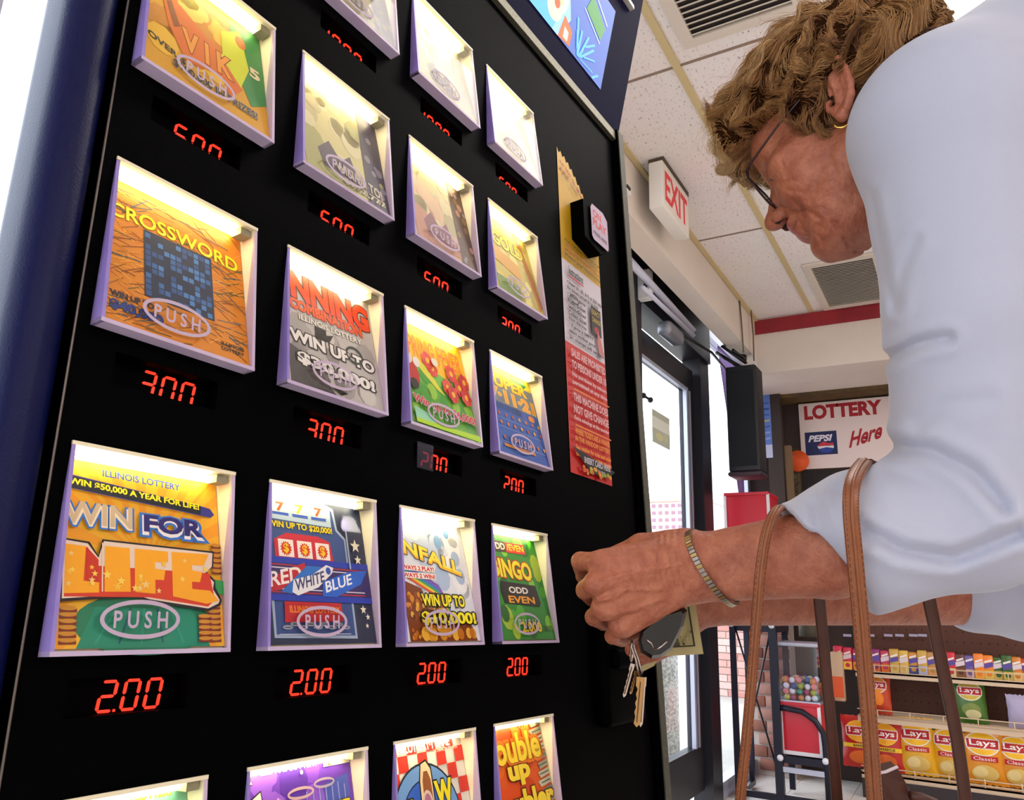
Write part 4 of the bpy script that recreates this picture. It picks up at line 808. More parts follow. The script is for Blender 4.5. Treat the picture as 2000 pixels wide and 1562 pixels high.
for nm, z, x0 in (('lower_shelf', ZC, XS - .02), ('middle_shelf', ZB, XS + .0), ('upper_shelf', ZA, XS + .04)):
    s_ = MB(); s_.box(gp(x0, -1.4, z - .03), gp(x0 + .012, .60, z - .004), M_shelf); sh = s_.build(nm, gd)
    f = MB()
    for h_ in ((.0, .035) if nm != 'lower_shelf' else (.008, .03)): f.tube([gp(x0 - .004, -1.4, z + h_), gp(x0 - .004, .6, z + h_)], .003, M_wire, 6)
    f.build('front_rail', sh)
    u0 = MB().tube([gp(x0 - .004, 0, -.004), gp(x0 - .004, 0, .038)], .0026, M_wire, 6); uo = None
    for k in range(12):
        l_ = (0, .5 - k * .155, z)
        if uo is None: uo = u0.build('upright', sh, l_)
        else: link('upright', uo.data, sh, l_)
    d_ = MB().tube([gp(x0, 0, z - .002), gp(XPB, 0, z - .002)], .0022, M_wire, 5) if nm == 'middle_shelf' else None
    if d_:
        lo_ = None
        for k in range(10):
            x = x0 + .03 + k * .028
            t_ = MB().tube([gp(x, -1.4, z - .002), gp(x, .6, z - .002)], .0024, M_wire, 5)
            if lo_ is None: lo_ = t_.build('wire', sh)
            else: link('wire', lo_.data, sh, (k * .028, 0, 0))
    else: MB().box(gp(x0, -1.4, z - .012), gp(XPB, .6, z - .004), M_shelf).build('deck', sh)
MB().box(gp(XS - .03, -1.4, 0), gp(XPB, .6, ZC - .03), mat('plinth_dark', '2a1e22', .6)).build('plinth', gd)
pt = MB().box((0, -.022, 0), (.002, .022, .014), mat('price_tag_paper', 'a8a0b8', .6)); po_ = None
for px_ in (1655, 1700, 1735, 1757, 1784, 1802):
    p = atx(px_, 1243, XPB - .03)
    l_ = gp(p[0], p[1], p[2])
    if po_ is None: po_ = pt.build('price_tag', gd, l_)
    else: link('price_tag', po_.data, gd, l_)
# chip bags
def pillow(w_, h_, t_, mt, nx=14, nz=18, seed=0):
    rnd = random.Random(seed); ph = [rnd.uniform(0, 6) for _ in range(6)]; vs = []; fs = []
    def P(i, j, s):
        u, v = i / nx, j / nz; e = (math.sin(math.pi * u) ** .55) * (math.sin(math.pi * min(1, max(0, (v - .05) / .9))) ** .5 if .05 < v < .95 else 0)
        cr = .07 * math.sin(9 * u + ph[0] + 3 * v) * math.sin(7 * v + ph[1]) + .05 * math.sin(17 * u + ph[2]) * math.sin(13 * v + ph[3])
        wv = 1 - .05 * math.sin(math.pi * v) + .01 * math.sin(20 * v + ph[4])
        z = v * h_ + (.004 * math.sin(u * 40) if j in (0, nz) else 0)
        return (s * (-t_ / 2 * e * (1 + cr)), (u - .5) * w_ * wv, z)
    for s in (1, -1):
        b0 = len(vs)
        for j in range(nz + 1):
            for i in range(nx + 1): vs.append(P(i, j, s))
        for j in range(nz):
            for i in range(nx):
                q_ = (b0 + j * (nx + 1) + i, b0 + j * (nx + 1) + i + 1, b0 + (j + 1) * (nx + 1) + i + 1, b0 + (j + 1) * (nx + 1) + i); fs.append(q_ if s < 0 else q_[::-1])
    return MB().add(vs, fs, mt, True), P
def chip_bag(name, label, col, w_, h_, t_, loc, rz, tilt, kind, seed):
    mb, P = pillow(w_, h_, t_, mat('foil_' + col, col, .32, spec=.6), seed=seed)
    o = mb.build(name); tag(o, label, 'chips', 'bags of chips on the snack shelf')
    def fr(a, b, n):
        u, v = 1 - a / w_, b / h_; p = P(u * 14, v * 18, 1); return (p[0] - .0012 - n * 6, p[1], p[2])
    A = Art(w_, h_, fr, 6e-5)
    def fine(cu, cv, ru, rv, c, n=26, rows=5):
        # filled ellipse as concentric rings so that it follows the bulge of the bag
        pts = [(cu, cv)]; fs = []
        for k in range(1, rows + 1):
            for i in range(n): an = 2 * math.pi * i / n; pts.append((cu + ru * k / rows * math.cos(an), cv + rv * k / rows * math.sin(an)))
        for i in range(n): fs.append((0, 1 + i, 1 + (i + 1) % n))
        for k in range(rows - 1):
            for i in range(n): fs.append((1 + k * n + i, 1 + (k + 1) * n + i, 1 + (k + 1) * n + (i + 1) % n, 1 + k * n + (i + 1) % n))
        A.put(pts, fs, c)
    def band(u0, v0, u1, v1, c, n=10, dv=0.0):
        pts = []; fs = []
        for i in range(n + 1): u = u0 + (u1 - u0) * i / n; pts += [(u, v0 + dv * i / n), (u, (v0 + v1) / 2 + dv * i / n), (u, v1 + dv * i / n)]
        for i in range(n): fs += [(3 * i, 3 * i + 3, 3 * i + 4, 3 * i + 1), (3 * i + 1, 3 * i + 4, 3 * i + 5, 3 * i + 2)]
        A.put(pts, fs, c)
    fine(.5, .70, .40, .21, 'e8e0d0' if kind != 'red' else 'e8c040'); fine(.5, .70, .37, .19, {'yellow': 'f0b828', 'red': 'f0a828', 'green': 'c8b048', 'orange': 'e8902c'}[kind])
    band(.12, .61, .88, .79, 'e4dcdc', dv=.0); band(.14, .625, .86, .775, 'b01c24')
    A.txt('Lays', .20, .635, .80, .77, 'f2ecec', bold=.015)
    if kind == 'yellow': band(.2, .40, .82, .49, 'b82428'); A.txt('Classic', .26, .415, .76, .475, 'e8d0c8', bold=.01); fine(.5, .2, .3, .14, 'd8b868'); fine(.4, .22, .16, .09, 'e4cc8c'); fine(.12, .9, .07, .035, '2c4a24')
    if kind == 'red': band(.02, .38, .98, .46, 'e8c034'); A.txt('BARBECUE', .3, .395, .8, .445, '5a2a14', bold=.03); fine(.5, .2, .32, .13, 'd86a2c')
    if kind == 'green': fine(.5, .3, .3, .14, '7a8a4a'); fine(.55, .2, .25, .1, 'c8c090')
    if kind == 'orange': fine(.45, .38, .33, .2, 'f0882c'); fine(.45, .15, .3, .08, 'b83a1c')
    A.build('bag_print', o)
    o.location = loc; o.rotation_euler = (0, tilt, rz); return o
def place_bag(px_, py_, w_, h_, t_, z, X, rz, kind, col, label, seed, tilt=.1):
    p = atx(px_, py_, X); return chip_bag('chip_bag', label, col, w_, h_, t_, (X, p[1], z), rz, tilt, kind, seed)
HBG = .262
place_bag(1682, 1470, .19, HBG, .07, ZC + .002, XS + .08, .1, 'red', 'b8201c', 'red chip bag just left of the brown strap, bottom shelf', 1)
place_bag(1732, 1470, .165, HBG, .08, ZC + .002, XS + .05, -.1, 'red', 'b8201c', 'red chip bag right of the brown strap, bottom shelf', 2)
place_bag(1791, 1470, .19, HBG + .02, .09, ZC + .002, XS + .06, .12, 'yellow', 'e0a81c', 'yellow chip bag next to the red bags, bottom shelf', 3, .16)
place_bag(1856, 1475, .185, HBG, .08, ZC + .002, XS + .08, -.08, 'yellow', 'dca41c', 'yellow chip bag half behind the rear dark strap', 4, .1)
place_bag(1922, 1485, .20, HBG + .01, .09, ZC + .002, XS + .04, .04, 'yellow', 'd88a14', 'amber chip bag right of the rear dark strap', 5, .1)
place_bag(1988, 1490, .19, HBG + .0, .09, ZC + .002, XS + .05, -.06, 'yellow', 'd88a14', 'amber chip bag at the right edge of the picture', 6, .12)
place_bag(1712, 1365, .15, .215, .07, ZB + .002, XS + .10, -.05, 'orange', 'c4401c', 'orange-red chip bag alone on the middle shelf', 7)
place_bag(1895, 1368, .15, .225, .07, ZB + .002, XS + .09, .05, 'green', '3f6a20', 'green chip bag on the middle shelf', 8)
mb, _ = pillow(.13, .16, .05, mat('foil_lilac', 'a9a0c0', .35), seed=9); p = atx(1996, 1385, XS + .05)
o = mb.build('snack_bag', None, (XS + .07, p[1], ZB + .002)); tag(o, 'small lilac snack bag on the middle shelf at the right edge', 'snack bag')
# boxes of crackers on the upper shelf
cols = [('c8304a', 'e8c04a'), ('c8304a', 'e8c04a'), ('b02a4a', 'd88a2c'), ('4a1c3a', 'b8602c'), ('8a2a6a', 'd8702c'), ('c03a5a', 'e0702c'), ('c8a04a', 'd8b870'), ('d8b050', 'e0c080'), ('c88a3a', '3a4a8a'), ('c8a04a', 'b0b0d0'), ('b8884a', 'd89a5a'), ('c8283a', '3a3a7a'), ('c8283a', 'd8c890'), ('5a3028', '8a5a3a'), ('6a5a9a', 'c8a0a0'), ('e8802c', 'f0a83a'), ('e8802c', 'd8c060'), ('3a5a2a', 'c8b058'), ('3a5a2a', 'c8b058'), ('c87a2c', 'e8c080'), ('b83a2c', 'e8c080')]
xs_ = [1640 + i * 18.3 for i in range(21)]
for i, (c1, c2) in enumerate(cols):
    px_ = xs_[i]; p = atx(px_, 1320, XS + .08)
    e = MB().bevbox((0, -.023, 0), (.07, .023, .125 - .006 * (i % 3)), .004, mat('carton_' + c1, c1, .45), 1).build('cracker_pack', None, (XS + .06 + .004 * (i % 3), p[1], ZA - .002))
    a = Art(.042, .118, lambda u, v, n: (-.0005 - n, .021 - u, v)); a.rect(0, .02, 1, .38, c2); a.poly([(0, .45), (1, .55), (1, .75), (0, .65)], 'd8c8d0' if i % 2 else '5a4a9a'); a.line((.1, .72), (.9, .82), .08, 'e8e0e0'); a.ell(.5, .22, .3, .1, c1, 12)
    a.build('front_print', e)
    names = ['red and yellow', 'scarlet and yellow', 'crimson and orange', 'dark plum', 'magenta and orange', 'rose and orange', 'tan', 'pale tan', 'tan and blue', 'tan and grey-blue', 'brown-tan', 'red and navy', 'red and cream', 'dark brown', 'violet and pink', 'bright orange', 'orange and straw', 'dark green and straw', 'moss green and straw', 'orange and cream', 'brick red and cream']
    tag(e, '%s snack pack, number %d from the left on the upper shelf'.replace('number %d', '%s') % (names[i], ['first', 'second', 'third', 'fourth', 'fifth', 'sixth', 'seventh', 'eighth', 'ninth', 'tenth', 'eleventh', 'twelfth', 'thirteenth', 'fourteenth', 'fifteenth', 'sixteenth', 'seventeenth', 'eighteenth', 'nineteenth', 'twentieth', 'last'][i]), 'snack pack', 'snack packs on the upper shelf')
# tall carton left of the shelf
p = atx(1647, 1320, XS + .02)
e = empty('drink_carton', (XS + .02, p[1] + .03, ZB + .06), 'tall orange and cream carton left of the strap', 'carton')
MB().bevbox((0, -.03, 0), (.06, .03, .26), .004, mat('carton_cream', 'c8a88a', .5)).build('body', e); MB().box((-.002, -.028, .02), (0, .028, .13), mat('carton_orange', 'd85a2c', .5)).build('label_panel', e)
# ================================================================ THE WOMAN: signed-distance sculpting, meshed with surface nets
def snet(fn, lo, hi, h):
    lo = np.array(lo, float); n = np.ceil((np.array(hi) - lo) / h).astype(int) + 1
    ax = [(lo[i] + h * np.arange(n[i])).astype(np.float32) for i in range(3)]
    X, Y, Z = np.meshgrid(*ax, indexing='ij'); D = fn(X, Y, Z).astype(np.float32); ins = D < 0
    a = ins[:-1, :-1, :-1]; cnt = np.zeros(a.shape, np.int8)
    sl = [(slice(0, -1), slice(1, None))[k] for k in (0, 1)]
    for i in (0, 1):
        for j in (0, 1):
            for k in (0, 1): cnt += ins[sl[i], sl[j], sl[k]]
    act = (cnt > 0) & (cnt < 8); ijk = np.argwhere(act); idx = -np.ones(act.shape, np.int32); idx[act] = np.arange(len(ijk))
    acc = np.zeros((len(ijk), 3)); num = np.zeros(len(ijk)); I, J, K = ijk.T
    cr = [(i, j, k) for i in (0, 1) for j in (0, 1) for k in (0, 1)]
    for p in cr:
        for d in range(3):
            if p[d]: continue
            q = list(p); q[d] = 1
            d0 = D[I + p[0], J + p[1], K + p[2]]; d1 = D[I + q[0], J + q[1], K + q[2]]; m = (d0 < 0) != (d1 < 0)
            t = np.where(m, d0 / np.where(m, d0 - d1, 1), 0); P = np.tile(np.array(p, float), (len(ijk), 1)); P[:, d] += t
            acc[m] += P[m]; num[m] += 1
    V = lo + h * (ijk + acc / num[:, None]); F = []
    for d in range(3):
        s0 = [slice(1, -1)] * 3; s1 = [slice(1, -1)] * 3; s0[d] = slice(0, -1); s1[d] = slice(1, None)
        A = ins[tuple(s0)]; B = ins[tuple(s1)]; e = np.argwhere(A != B)
        if not len(e): continue
        off = np.ones(3, int); off[d] = 0; e = e + off; u, v = [(1, 2), (2, 0), (0, 1)][d]
        def g(du, dv):
            f = e.copy(); f[:, u] -= du; f[:, v] -= dv; return idx[f[:, 0], f[:, 1], f[:, 2]]
        q = np.stack([g(1, 1), g(0, 1), g(0, 0), g(1, 0)], 1); fl = ~ins[e[:, 0], e[:, 1], e[:, 2]]; q[fl] = q[fl][:, ::-1]; F.append(q)
    return V, np.concatenate(F)
def smin(a, b, k): h = np.clip(.5 + .5 * (b - a) / k, 0, 1); return b + (a - b) * h - k * h * (1 - h)
def smax(a, b, k): return -smin(-a, -b, k)
def ell(X, Y, Z, c, r):
    x, y, z = (X - c[0]) / r[0], (Y - c[1]) / r[1], (Z - c[2]) / r[2]; k = np.sqrt(x * x + y * y + z * z) + 1e-6
    g = np.sqrt((x / r[0]) ** 2 + (y / r[1]) ** 2 + (z / r[2]) ** 2) + 1e-6; return k * (k - 1) / g
def cap(X, Y, Z, a, b, ra, rb=None):
    rb = ra if rb is None else rb; a = np.array(a, float); b = np.array(b, float); d = b - a
    t = np.clip(((X - a[0]) * d[0] + (Y - a[1]) * d[1] + (Z - a[2]) * d[2]) / (d @ d + 1e-9), 0, 1)
    return np.sqrt((X - a[0] - t * d[0]) ** 2 + (Y - a[1] - t * d[1]) ** 2 + (Z - a[2] - t * d[2]) ** 2) - (ra + (rb - ra) * t)
def npmesh(parts, name, mats, parent=None, mi=None):
    vs = []; fs = []; m_ = []; b = 0
    for k, (V, F) in enumerate(parts): vs.append(V); fs.append(F + b); b += len(V); m_ += [0 if mi is None else mi[k]] * len(F)
    V = np.concatenate(vs); F = np.concatenate(fs); me = bpy.data.meshes.new(name)
    me.vertices.add(len(V)); me.vertices.foreach_set('co', V.astype(np.float32).ravel()); me.loops.add(4 * len(F)); me.loops.foreach_set('vertex_index', F.astype(np.int32).ravel())
    me.polygons.add(len(F)); me.polygons.foreach_set('loop_start', np.arange(0, 4 * len(F), 4, dtype=np.int32)); me.polygons.foreach_set('loop_total', np.full(len(F), 4, np.int32))
    me.polygons.foreach_set('use_smooth', np.ones(len(F), bool)); me.polygons.foreach_set('material_index', np.array(m_, np.int32))
    for m in mats: me.materials.append(m)
    me.update(calc_edges=True); me.validate(); return link(name, me, parent)
# body axes used for sculpting the arms and shirt: centimetres along right / down / forward of the view axes, real depths
def C(px, py, d): return np.array([(px - 1000) / FPX * d, (py - 781) / FPX * d, d]) * 100
def c2w(V): return (V / 100) @ RC + CAMP
def w2c(P): return (np.array(P) - CAMP) @ RC.T * 100
# head axes (cm): forward, up, right; origin between the ear canals
HR = np.array([[0.23, 0.105, 0.967], [0.877, 0.409, -0.253], [-0.422, 0.907, 0.002]]); HO = np.array([0.78191, 0.0546, 1.47217])
u_, s_, v_ = np.linalg.svd(HR); HR = u_ @ v_
def h2w(V): return (V / 100) @ HR.T + HO
def w2h(P): return ((np.array(P) - HO) @ HR) * 100
def hpix(px, py, R):
    """head-axes point on the sagittal plane at 'right' = R that lies on the sight line of a pixel"""
    d = ray(px, py); o = (CAMP - HO) @ HR * 100; dd = d @ HR * 100; t = (R - o[2]) / dd[2]; return o + dd * t
lady = empty('person', (.96, -.50, 0), 'woman in a white sweater bending towards the machine with keys and a bill', 'person')
def attach(o):
    o.parent = lady; o.matrix_parent_inverse = Matrix.Identity(4); o.location = -Vector(lady.location); return o
def skin_mat(name, c1, c2, c3, bs=.0035):
    m = mat(name, c1, .48, spec=.35, sss=.08); nt = m.node_tree; b = nt.nodes['Principled BSDF']; L = nt.links.new
    tc = nt.nodes.new('ShaderNodeTexCoord'); n = nt.nodes.new('ShaderNodeTexNoise'); n.inputs['Scale'].default_value = 55; n.inputs['Detail'].default_value = 8; n.inputs['Roughness'].default_value = .7
    r = nt.nodes.new('ShaderNodeValToRGB'); r.color_ramp.elements[0].position = .36; r.color_ramp.elements[1].position = .64; r.color_ramp.elements[0].color = (*hx(c2), 1); r.color_ramp.elements[1].color = (*hx(c3), 1)
    n2 = nt.nodes.new('ShaderNodeTexNoise'); n2.inputs['Scale'].default_value = 220; n2.inputs['Detail'].default_value = 4
    bp = nt.nodes.new('ShaderNodeBump'); bp.inputs['Distance'].default_value = bs; bp.inputs['Strength'].default_value = .5
    L(tc.outputs['Object'], n.inputs['Vector']); L(n.outputs['Fac'], r.inputs[0]); L(r.outputs[0], b.inputs['Base Color']); L(tc.outputs['Object'], n2.inputs['Vector']); L(n2.outputs['Fac'], bp.inputs['Height']); L(bp.outputs[0], b.inputs['Normal'])
    return m
M_skin = skin_mat('skin', 'a0604a', '92513d', 'ae6c53')
M_lip = mat('lip', 'a05250', .4); M_nos = mat('nostril', '3a1410', .7)  # nostrils: dark skin copy, the shade of the recess put into the colour
NECK = np.array([-8.0, -7.5, 2.0]); EARC = hpix(1640, 165, -7.6); EART = hpix(1630, 118, -8.2); EARL = hpix(1643, 232, -7.8); EARB = hpix(1658, 160, -8.2); TRAG = hpix(1612, 208, -7.2)
RIM = [hpix(x, y, r) for x, y, r in ((1612, 132, -7.7), (1622, 115, -8.0), (1638, 115, -8.3), (1652, 134, -8.6), (1661, 160, -8.7), (1661, 185, -8.6), (1655, 207, -8.3), (1645, 226, -8.0), (1631, 219, -7.7))]; RRR = [.25, .3, .34, .34, .34, .36, .44, .55, .4]
e_t, e_b, e_k, e_f = hpix(1628, 122, -8.1), hpix(1644, 224, -8.0), hpix(1660, 175, -8.6), hpix(1614, 188, -7.5)
e_a = (e_b - e_t) / np.linalg.norm(e_b - e_t); e_m = e_f - e_k; e_m -= e_a * (e_m @ e_a); e_m /= np.linalg.norm(e_m); e_n = np.cross(e_a, e_m); e_n = e_n if e_n[2] > 0 else -e_n; e_c = (e_t + e_b + e_k + e_f) / 4
def earf(F, U, L):
    x, y, z = F - e_c[0], U - e_c[1], L - e_c[2]; return x * e_a[0] + y * e_a[1] + z * e_a[2], x * e_m[0] + y * e_m[1] + z * e_m[2], x * e_n[0] + y * e_n[1] + z * e_n[2]
FACE = [([(1549, 390), (1564, 404), (1582, 413), (1602, 428), (1608, 448)], 4.5, .17), ([(1570, 412), (1562, 432), (1572, 452)], 4.0, .16), ([(1596, 440), (1600, 458), (1606, 474)], 5.0, .17), ([(1588, 408), (1604, 405), (1618, 410)], 3.5, .10), ([(1628, 432), (1645, 454), (1658, 480)], 4.0, .18), ([(1508, 352), (1530, 358), (1550, 352)], 4.0, .10), ([(1538, 374), (1560, 372), (1580, 378)], 3.5, .07), ([(1515, 300), (1528, 318), (1532, 336)], 3.5, .07), ([(1620, 300), (1632, 340), (1640, 380)], 6.0, .06)]
def head_sdf(F, U, R):
    A = np.abs(R)
    d = ell(F, U, R, (-1.2, 4.3, 0), (9.2, 8.2, 7.4))
    d = smin(d, ell(F, U, R, (4.0, 4.2, 0), (6.0, 5.6, 6.2)), 1.5)
    d = smin(d, ell(F, U, A, (4.2, -2.2, 1.2), (5.6, 6.4, 5.2)), 1.5)
    d = smin(d, cap(F, U, A, (-.5, -4.0, 5.0), (6.8, -8.3, 2.2), 2.0, 1.7), 1.6)
    d = smin(d, ell(F, U, R, (8.3, -8.7, 0), (1.7, 1.6, 2.2)), 1.0)
    d = smin(d, ell(F, U, R, (4.6, -8.9, 0), (4.4, 1.9, 3.6)), 1.6)            # soft flesh under the chin
    d = smin(d, ell(F, U, A, (6.3, -3.0, 3.7), (2.5, 2.6, 2.4)), 1.2)          # cheek
    d = smin(d, ell(F, U, A, (6.2, -.4, 4.9), (2.2, 1.3, 1.6)), 1.2)           # cheekbone
    d = smin(d, ell(F, U, A, (5.9, -7.0, 3.2), (2.1, 1.9, 1.6)), .9)           # jowl
    d = smin(d, ell(F, U, R, (7.6, -5.2, 0), (2.9, 2.8, 3.1)), 1.0)            # muzzle
    d = smin(d, cap(F, U, A, (8.7, 2.3, .8), (7.4, 2.2, 4.4), 1.05, .9), .9)   # brow
    d = smax(d, -ell(F, U, A, (9.6, .5, 3.2), (1.6, 1.25, 1.7)), .8)           # eye socket
    d = smin(d, ell(F, U, A, (7.5, .35, 3.2), (1.45, 1.2, 1.45)), .3)          # lids over the eyeball
    d = smax(d, -cap(F, U, A, (9.2, -.1, 2.2), (8.9, -.2, 4.1), .12, .1), .12) # lid slit
    d = smin(d, cap(F, U, A, (8.5, -1.1, 2.2), (7.9, -1.0, 4.2), .45, .35), .5)
    d = smin(d, cap(F, U, R, (8.7, 1.8, 0), (11.2, -1.7, 0), .75, .95), .8)    # nose
    d = smin(d, ell(F, U, R, (11.4, -2.1, 0), (1.25, 1.05, 1.1)), .5)
    d = smin(d, ell(F, U, A, (10.4, -2.7, 1.25), (1.15, .8, .72)), .35)
    d = smax(d, -ell(F, U, A, (10.7, -3.45, .85), (.85, .85, .46)), .15)
    d = smin(d, ell(F, U, R, (10.0, -4.75, 0), (.7, .42, 2.3)), .35)           # lips
    d = smin(d, ell(F, U, R, (9.75, -5.95, 0), (.7, .55, 2.0)), .35)
    d = smax(d, -cap(F, U, A, (10.8, -5.35, 0), (9.1, -5.5, 3.0), .22, .17), .18)
    d = smax(d, -cap(F, U, A, (10.2, -2.3, 2.1), (8.4, -5.6, 3.5), .22, .12), .5)
    d = smax(d, -ell(F, U, R, (10.2, -7.2, 0), (.9, .5, 1.6)), .6)
    W = (np.stack([F, U, -A], -1).reshape(-1, 3).astype(np.float64) / 100) @ HR.T + HO - CAMP; W = W @ RC.T
    px = (W[:, 0] / W[:, 2] * FPX + 1000).reshape(F.shape); py = (W[:, 1] / W[:, 2] * FPX + 781).reshape(F.shape)
    for ln, w_, a_ in FACE:                                                    # age lines, same on both sides
        m = None
        for a, b in zip(ln[:-1], ln[1:]):
            dx, dy = b[0] - a[0], b[1] - a[1]; t = np.clip(((px - a[0]) * dx + (py - a[1]) * dy) / (dx * dx + dy * dy), 0, 1); q = (px - a[0] - t * dx) ** 2 + (py - a[1] - t * dy) ** 2; m = q if m is None else np.minimum(m, q)
        r_ = np.sqrt(m) / w_; d = d + (F > 2) * (A > .6) * a_ * (np.exp(-r_ ** 2) - .25 * np.exp(-(r_ - 2.2) ** 2 / 1.2))
    d = smin(d, cap(F, U, R, (-2.2, -2.0, 0), tuple(NECK), 5.6, 6.3), 2.0)     # neck
    d = smin(d, cap(F, U, A, (-2.5, -3.5, 4.4), (-7.0, -8.0, 3.0), 1.6, 2.2), 1.6)
    L = -np.abs(R)                                                            # both ears
    l_, m_, Rn = earf(F, U, L)
    e = ell(l_, m_, Rn, (-.1, -.05, 0), (2.75, 1.25, .40))
    for i in range(8): e = smin(e, cap(F, U, L, RIM[i], RIM[i + 1], RRR[i], RRR[i + 1]), .2)
    e = smax(e, -ell(l_, m_, Rn, (.35, .45, -.45), (1.15, .85, .62)), .2); e = smax(e, -cap(l_, m_, Rn, (-2.1, -.25, -.42), (1.0, -.75, -.42), .26), .18)
    e = smin(e, cap(l_, m_, Rn, (-1.7, .35, -.22), (1.3, -.1, -.28), .26), .25); e = smin(e, cap(l_, m_, Rn, (.7, 1.25, .0), (1.35, 1.2, -.1), .36), .3)
    e = smax(e, -cap(l_, m_, Rn, (.95, .85, .3), (.95, .85, -1.0), .26), .12)
    d = smin(d, e, .45)
    return d + .035 * np.sin(2.1 * F + 1.3 * U) * np.sin(1.9 * U - .7 * R)
hV, hF = snet(head_sdf, (-16, -17, -10), (13.8, 13.5, 10), .17)
# ---- left forearm and hand (near), right forearm and hand (far)
def PXY(X, Y, Z): return X / Z * FPX + 1000, Y / Z * FPX + 781
LEL, LCU, LWR = C(1895, 1010, .665), C(1620, 1078, .675), C(1372, 1108, .69)
KN = [C(1168, 1098, .662), C(1160, 1140, .652), C(1176, 1188, .655), C(1208, 1222, .665)]
FG = [[C(1134, 1096, .680), C(1140, 1124, .706), C(1172, 1138, .715)], [C(1143, 1152, .678), C(1156, 1168, .708), C(1188, 1172, .715)], [C(1160, 1205, .680), C(1178, 1216, .706), C(1206, 1206, .712)], [C(1196, 1242, .684), C(1214, 1250, .706), C(1238, 1240, .712)]]
TB, TM, TI, TT = C(1335, 1072, .700), C(1252, 1068, .704), C(1196, 1090, .724), C(1160, 1118, .738)
VEINS = [[(1330, 1100), (1270, 1112), (1225, 1120), (1185, 1130)], [(1300, 1150), (1260, 1152), (1215, 1150), (1175, 1175)], [(1225, 1150), (1200, 1170), (1165, 1172)], [(1290, 1170), (1240, 1190), (1190, 1200)], [(1250, 1108), (1230, 1085), (1190, 1085)]]
def larm(X, Y, Z):
    d = cap(X, Y, Z, LEL, LCU, 4.3, 3.9)
    for s in (-1, 1): d = smin(d, cap(X, Y, Z, LCU + [0, s * .8, 0], LWR + [0, s * 1.0, 0], 3.1, 2.05), .8)
    pm = None
    for i, k in enumerate(KN):
        q = cap(X, Y, Z, LWR + [-1.0, -1.1 + .7 * i, .2], k + [.5, 0, .3], 2.0, 1.1); pm = q if pm is None else smin(pm, q, 1.3)
    pm = smin(pm, cap(X, Y, Z, LWR + [-2.5, -.6, .6], C(1235, 1150, .69), 2.1, 2.2), 1.0)
    d = smin(d, pm, .9)
    for i, k in enumerate(KN): d = smin(d, ell(X, Y, Z, k, (.95, .92, .9)), .35)
    rr = (.92, .92, .86, .76)
    for i, f in enumerate(FG):
        q = cap(X, Y, Z, KN[i], f[0], rr[i], rr[i] * .92); q = smin(q, cap(X, Y, Z, f[0], f[1], rr[i] * .9, rr[i] * .8), .15); q = smin(q, cap(X, Y, Z, f[1], f[2], rr[i] * .78, rr[i] * .66), .15); d = smin(d, q, .22)
    t = cap(X, Y, Z, TB, TM, 1.9, 1.25); t = smin(t, cap(X, Y, Z, TM, TI, 1.15, 1.0), .3); t = smin(t, cap(X, Y, Z, TI, TT, .98, .75), .2); d = smin(d, t, .6)
    px, py = PXY(X, Y, Z); fr_ = (Z < 69.5)
    for ln in VEINS:
        m = None
        for a, b in zip(ln[:-1], ln[1:]):
            dx, dy = b[0] - a[0], b[1] - a[1]; t = np.clip(((px - a[0]) * dx + (py - a[1]) * dy) / (dx * dx + dy * dy), 0, 1); q = (px - a[0] - t * dx) ** 2 + (py - a[1] - t * dy) ** 2; m = q if m is None else np.minimum(m, q)
        d = d - fr_ * .2 * np.exp(-m / 30.0)
    for x0, k in ((1296, .13), (1308, .12), (1322, .11), (1284, .09)):      # creases over the wrist
        d = d + fr_ * k * np.exp(-((px - x0 - 14 * ((py - 1060) / 80) ** 2) / 3.2) ** 2) * np.clip((1180 - py) / 40, 0, 1)
    for i in range(4):                                                   # tendons
        d = smin(d, cap(X, Y, Z, KN[i] + [.3, 0, -.75], LWR + [-3.6, -1.0 + .6 * i, -2.0], .35, .2), .5)
    return d + .02 * np.sin(3 * X) * np.sin(2.6 * Y + Z)
lV, lF = snet(larm, C(1095, 990, .66) - [1, 0, 4], C(1960, 1230, .72) + [2, 3, 6], .14)
REL, RWR = C(2010, 1150, .92), C(1395, 1168, .80)
RK = [C(1330, 1190, .765), C(1310, 1215, .760), C(1300, 1242, .765), C(1302, 1262, .775)]
RFG = [[C(1270, 1200, .745), C(1240, 1215, .735)], [C(1262, 1232, .735), C(1232, 1245, .728)], [C(1262, 1262, .74), C(1234, 1268, .734)], [C(1275, 1278, .75), C(1255, 1284, .745)]]
def rarm(X, Y, Z):
    d = None
    for s in (-1, 1):
        q = cap(X, Y, Z, REL + [0, s * .6, 0], RWR + [0, s * .7, 0], 3.6, 2.1); d = q if d is None else smin(d, q, .8)
    pm = None
    for k in RK: q = cap(X, Y, Z, RWR + [-1, .3, 0], k, 2.0, 1.0); pm = q if pm is None else smin(pm, q, .8)
    d = smin(d, pm, .8)
    for i, f in enumerate(RFG):
        q = cap(X, Y, Z, RK[i], f[0], .95, .85); q = smin(q, cap(X, Y, Z, f[0], f[1], .84, .7), .15); d = smin(d, q, .2)
    t = cap(X, Y, Z, RWR + [-2, -.5, -.5], C(1300, 1185, .735), 1.6, 1.1); t = smin(t, cap(X, Y, Z, C(1300, 1185, .735), C(1262, 1205, .722), 1.05, .8), .2)
    return smin(d, t, .5)
rV, rF = snet(rarm, C(1225, 1120, .70) - [2, 1, 4], C(2020, 1250, .94) + [2, 3, 4], .22)
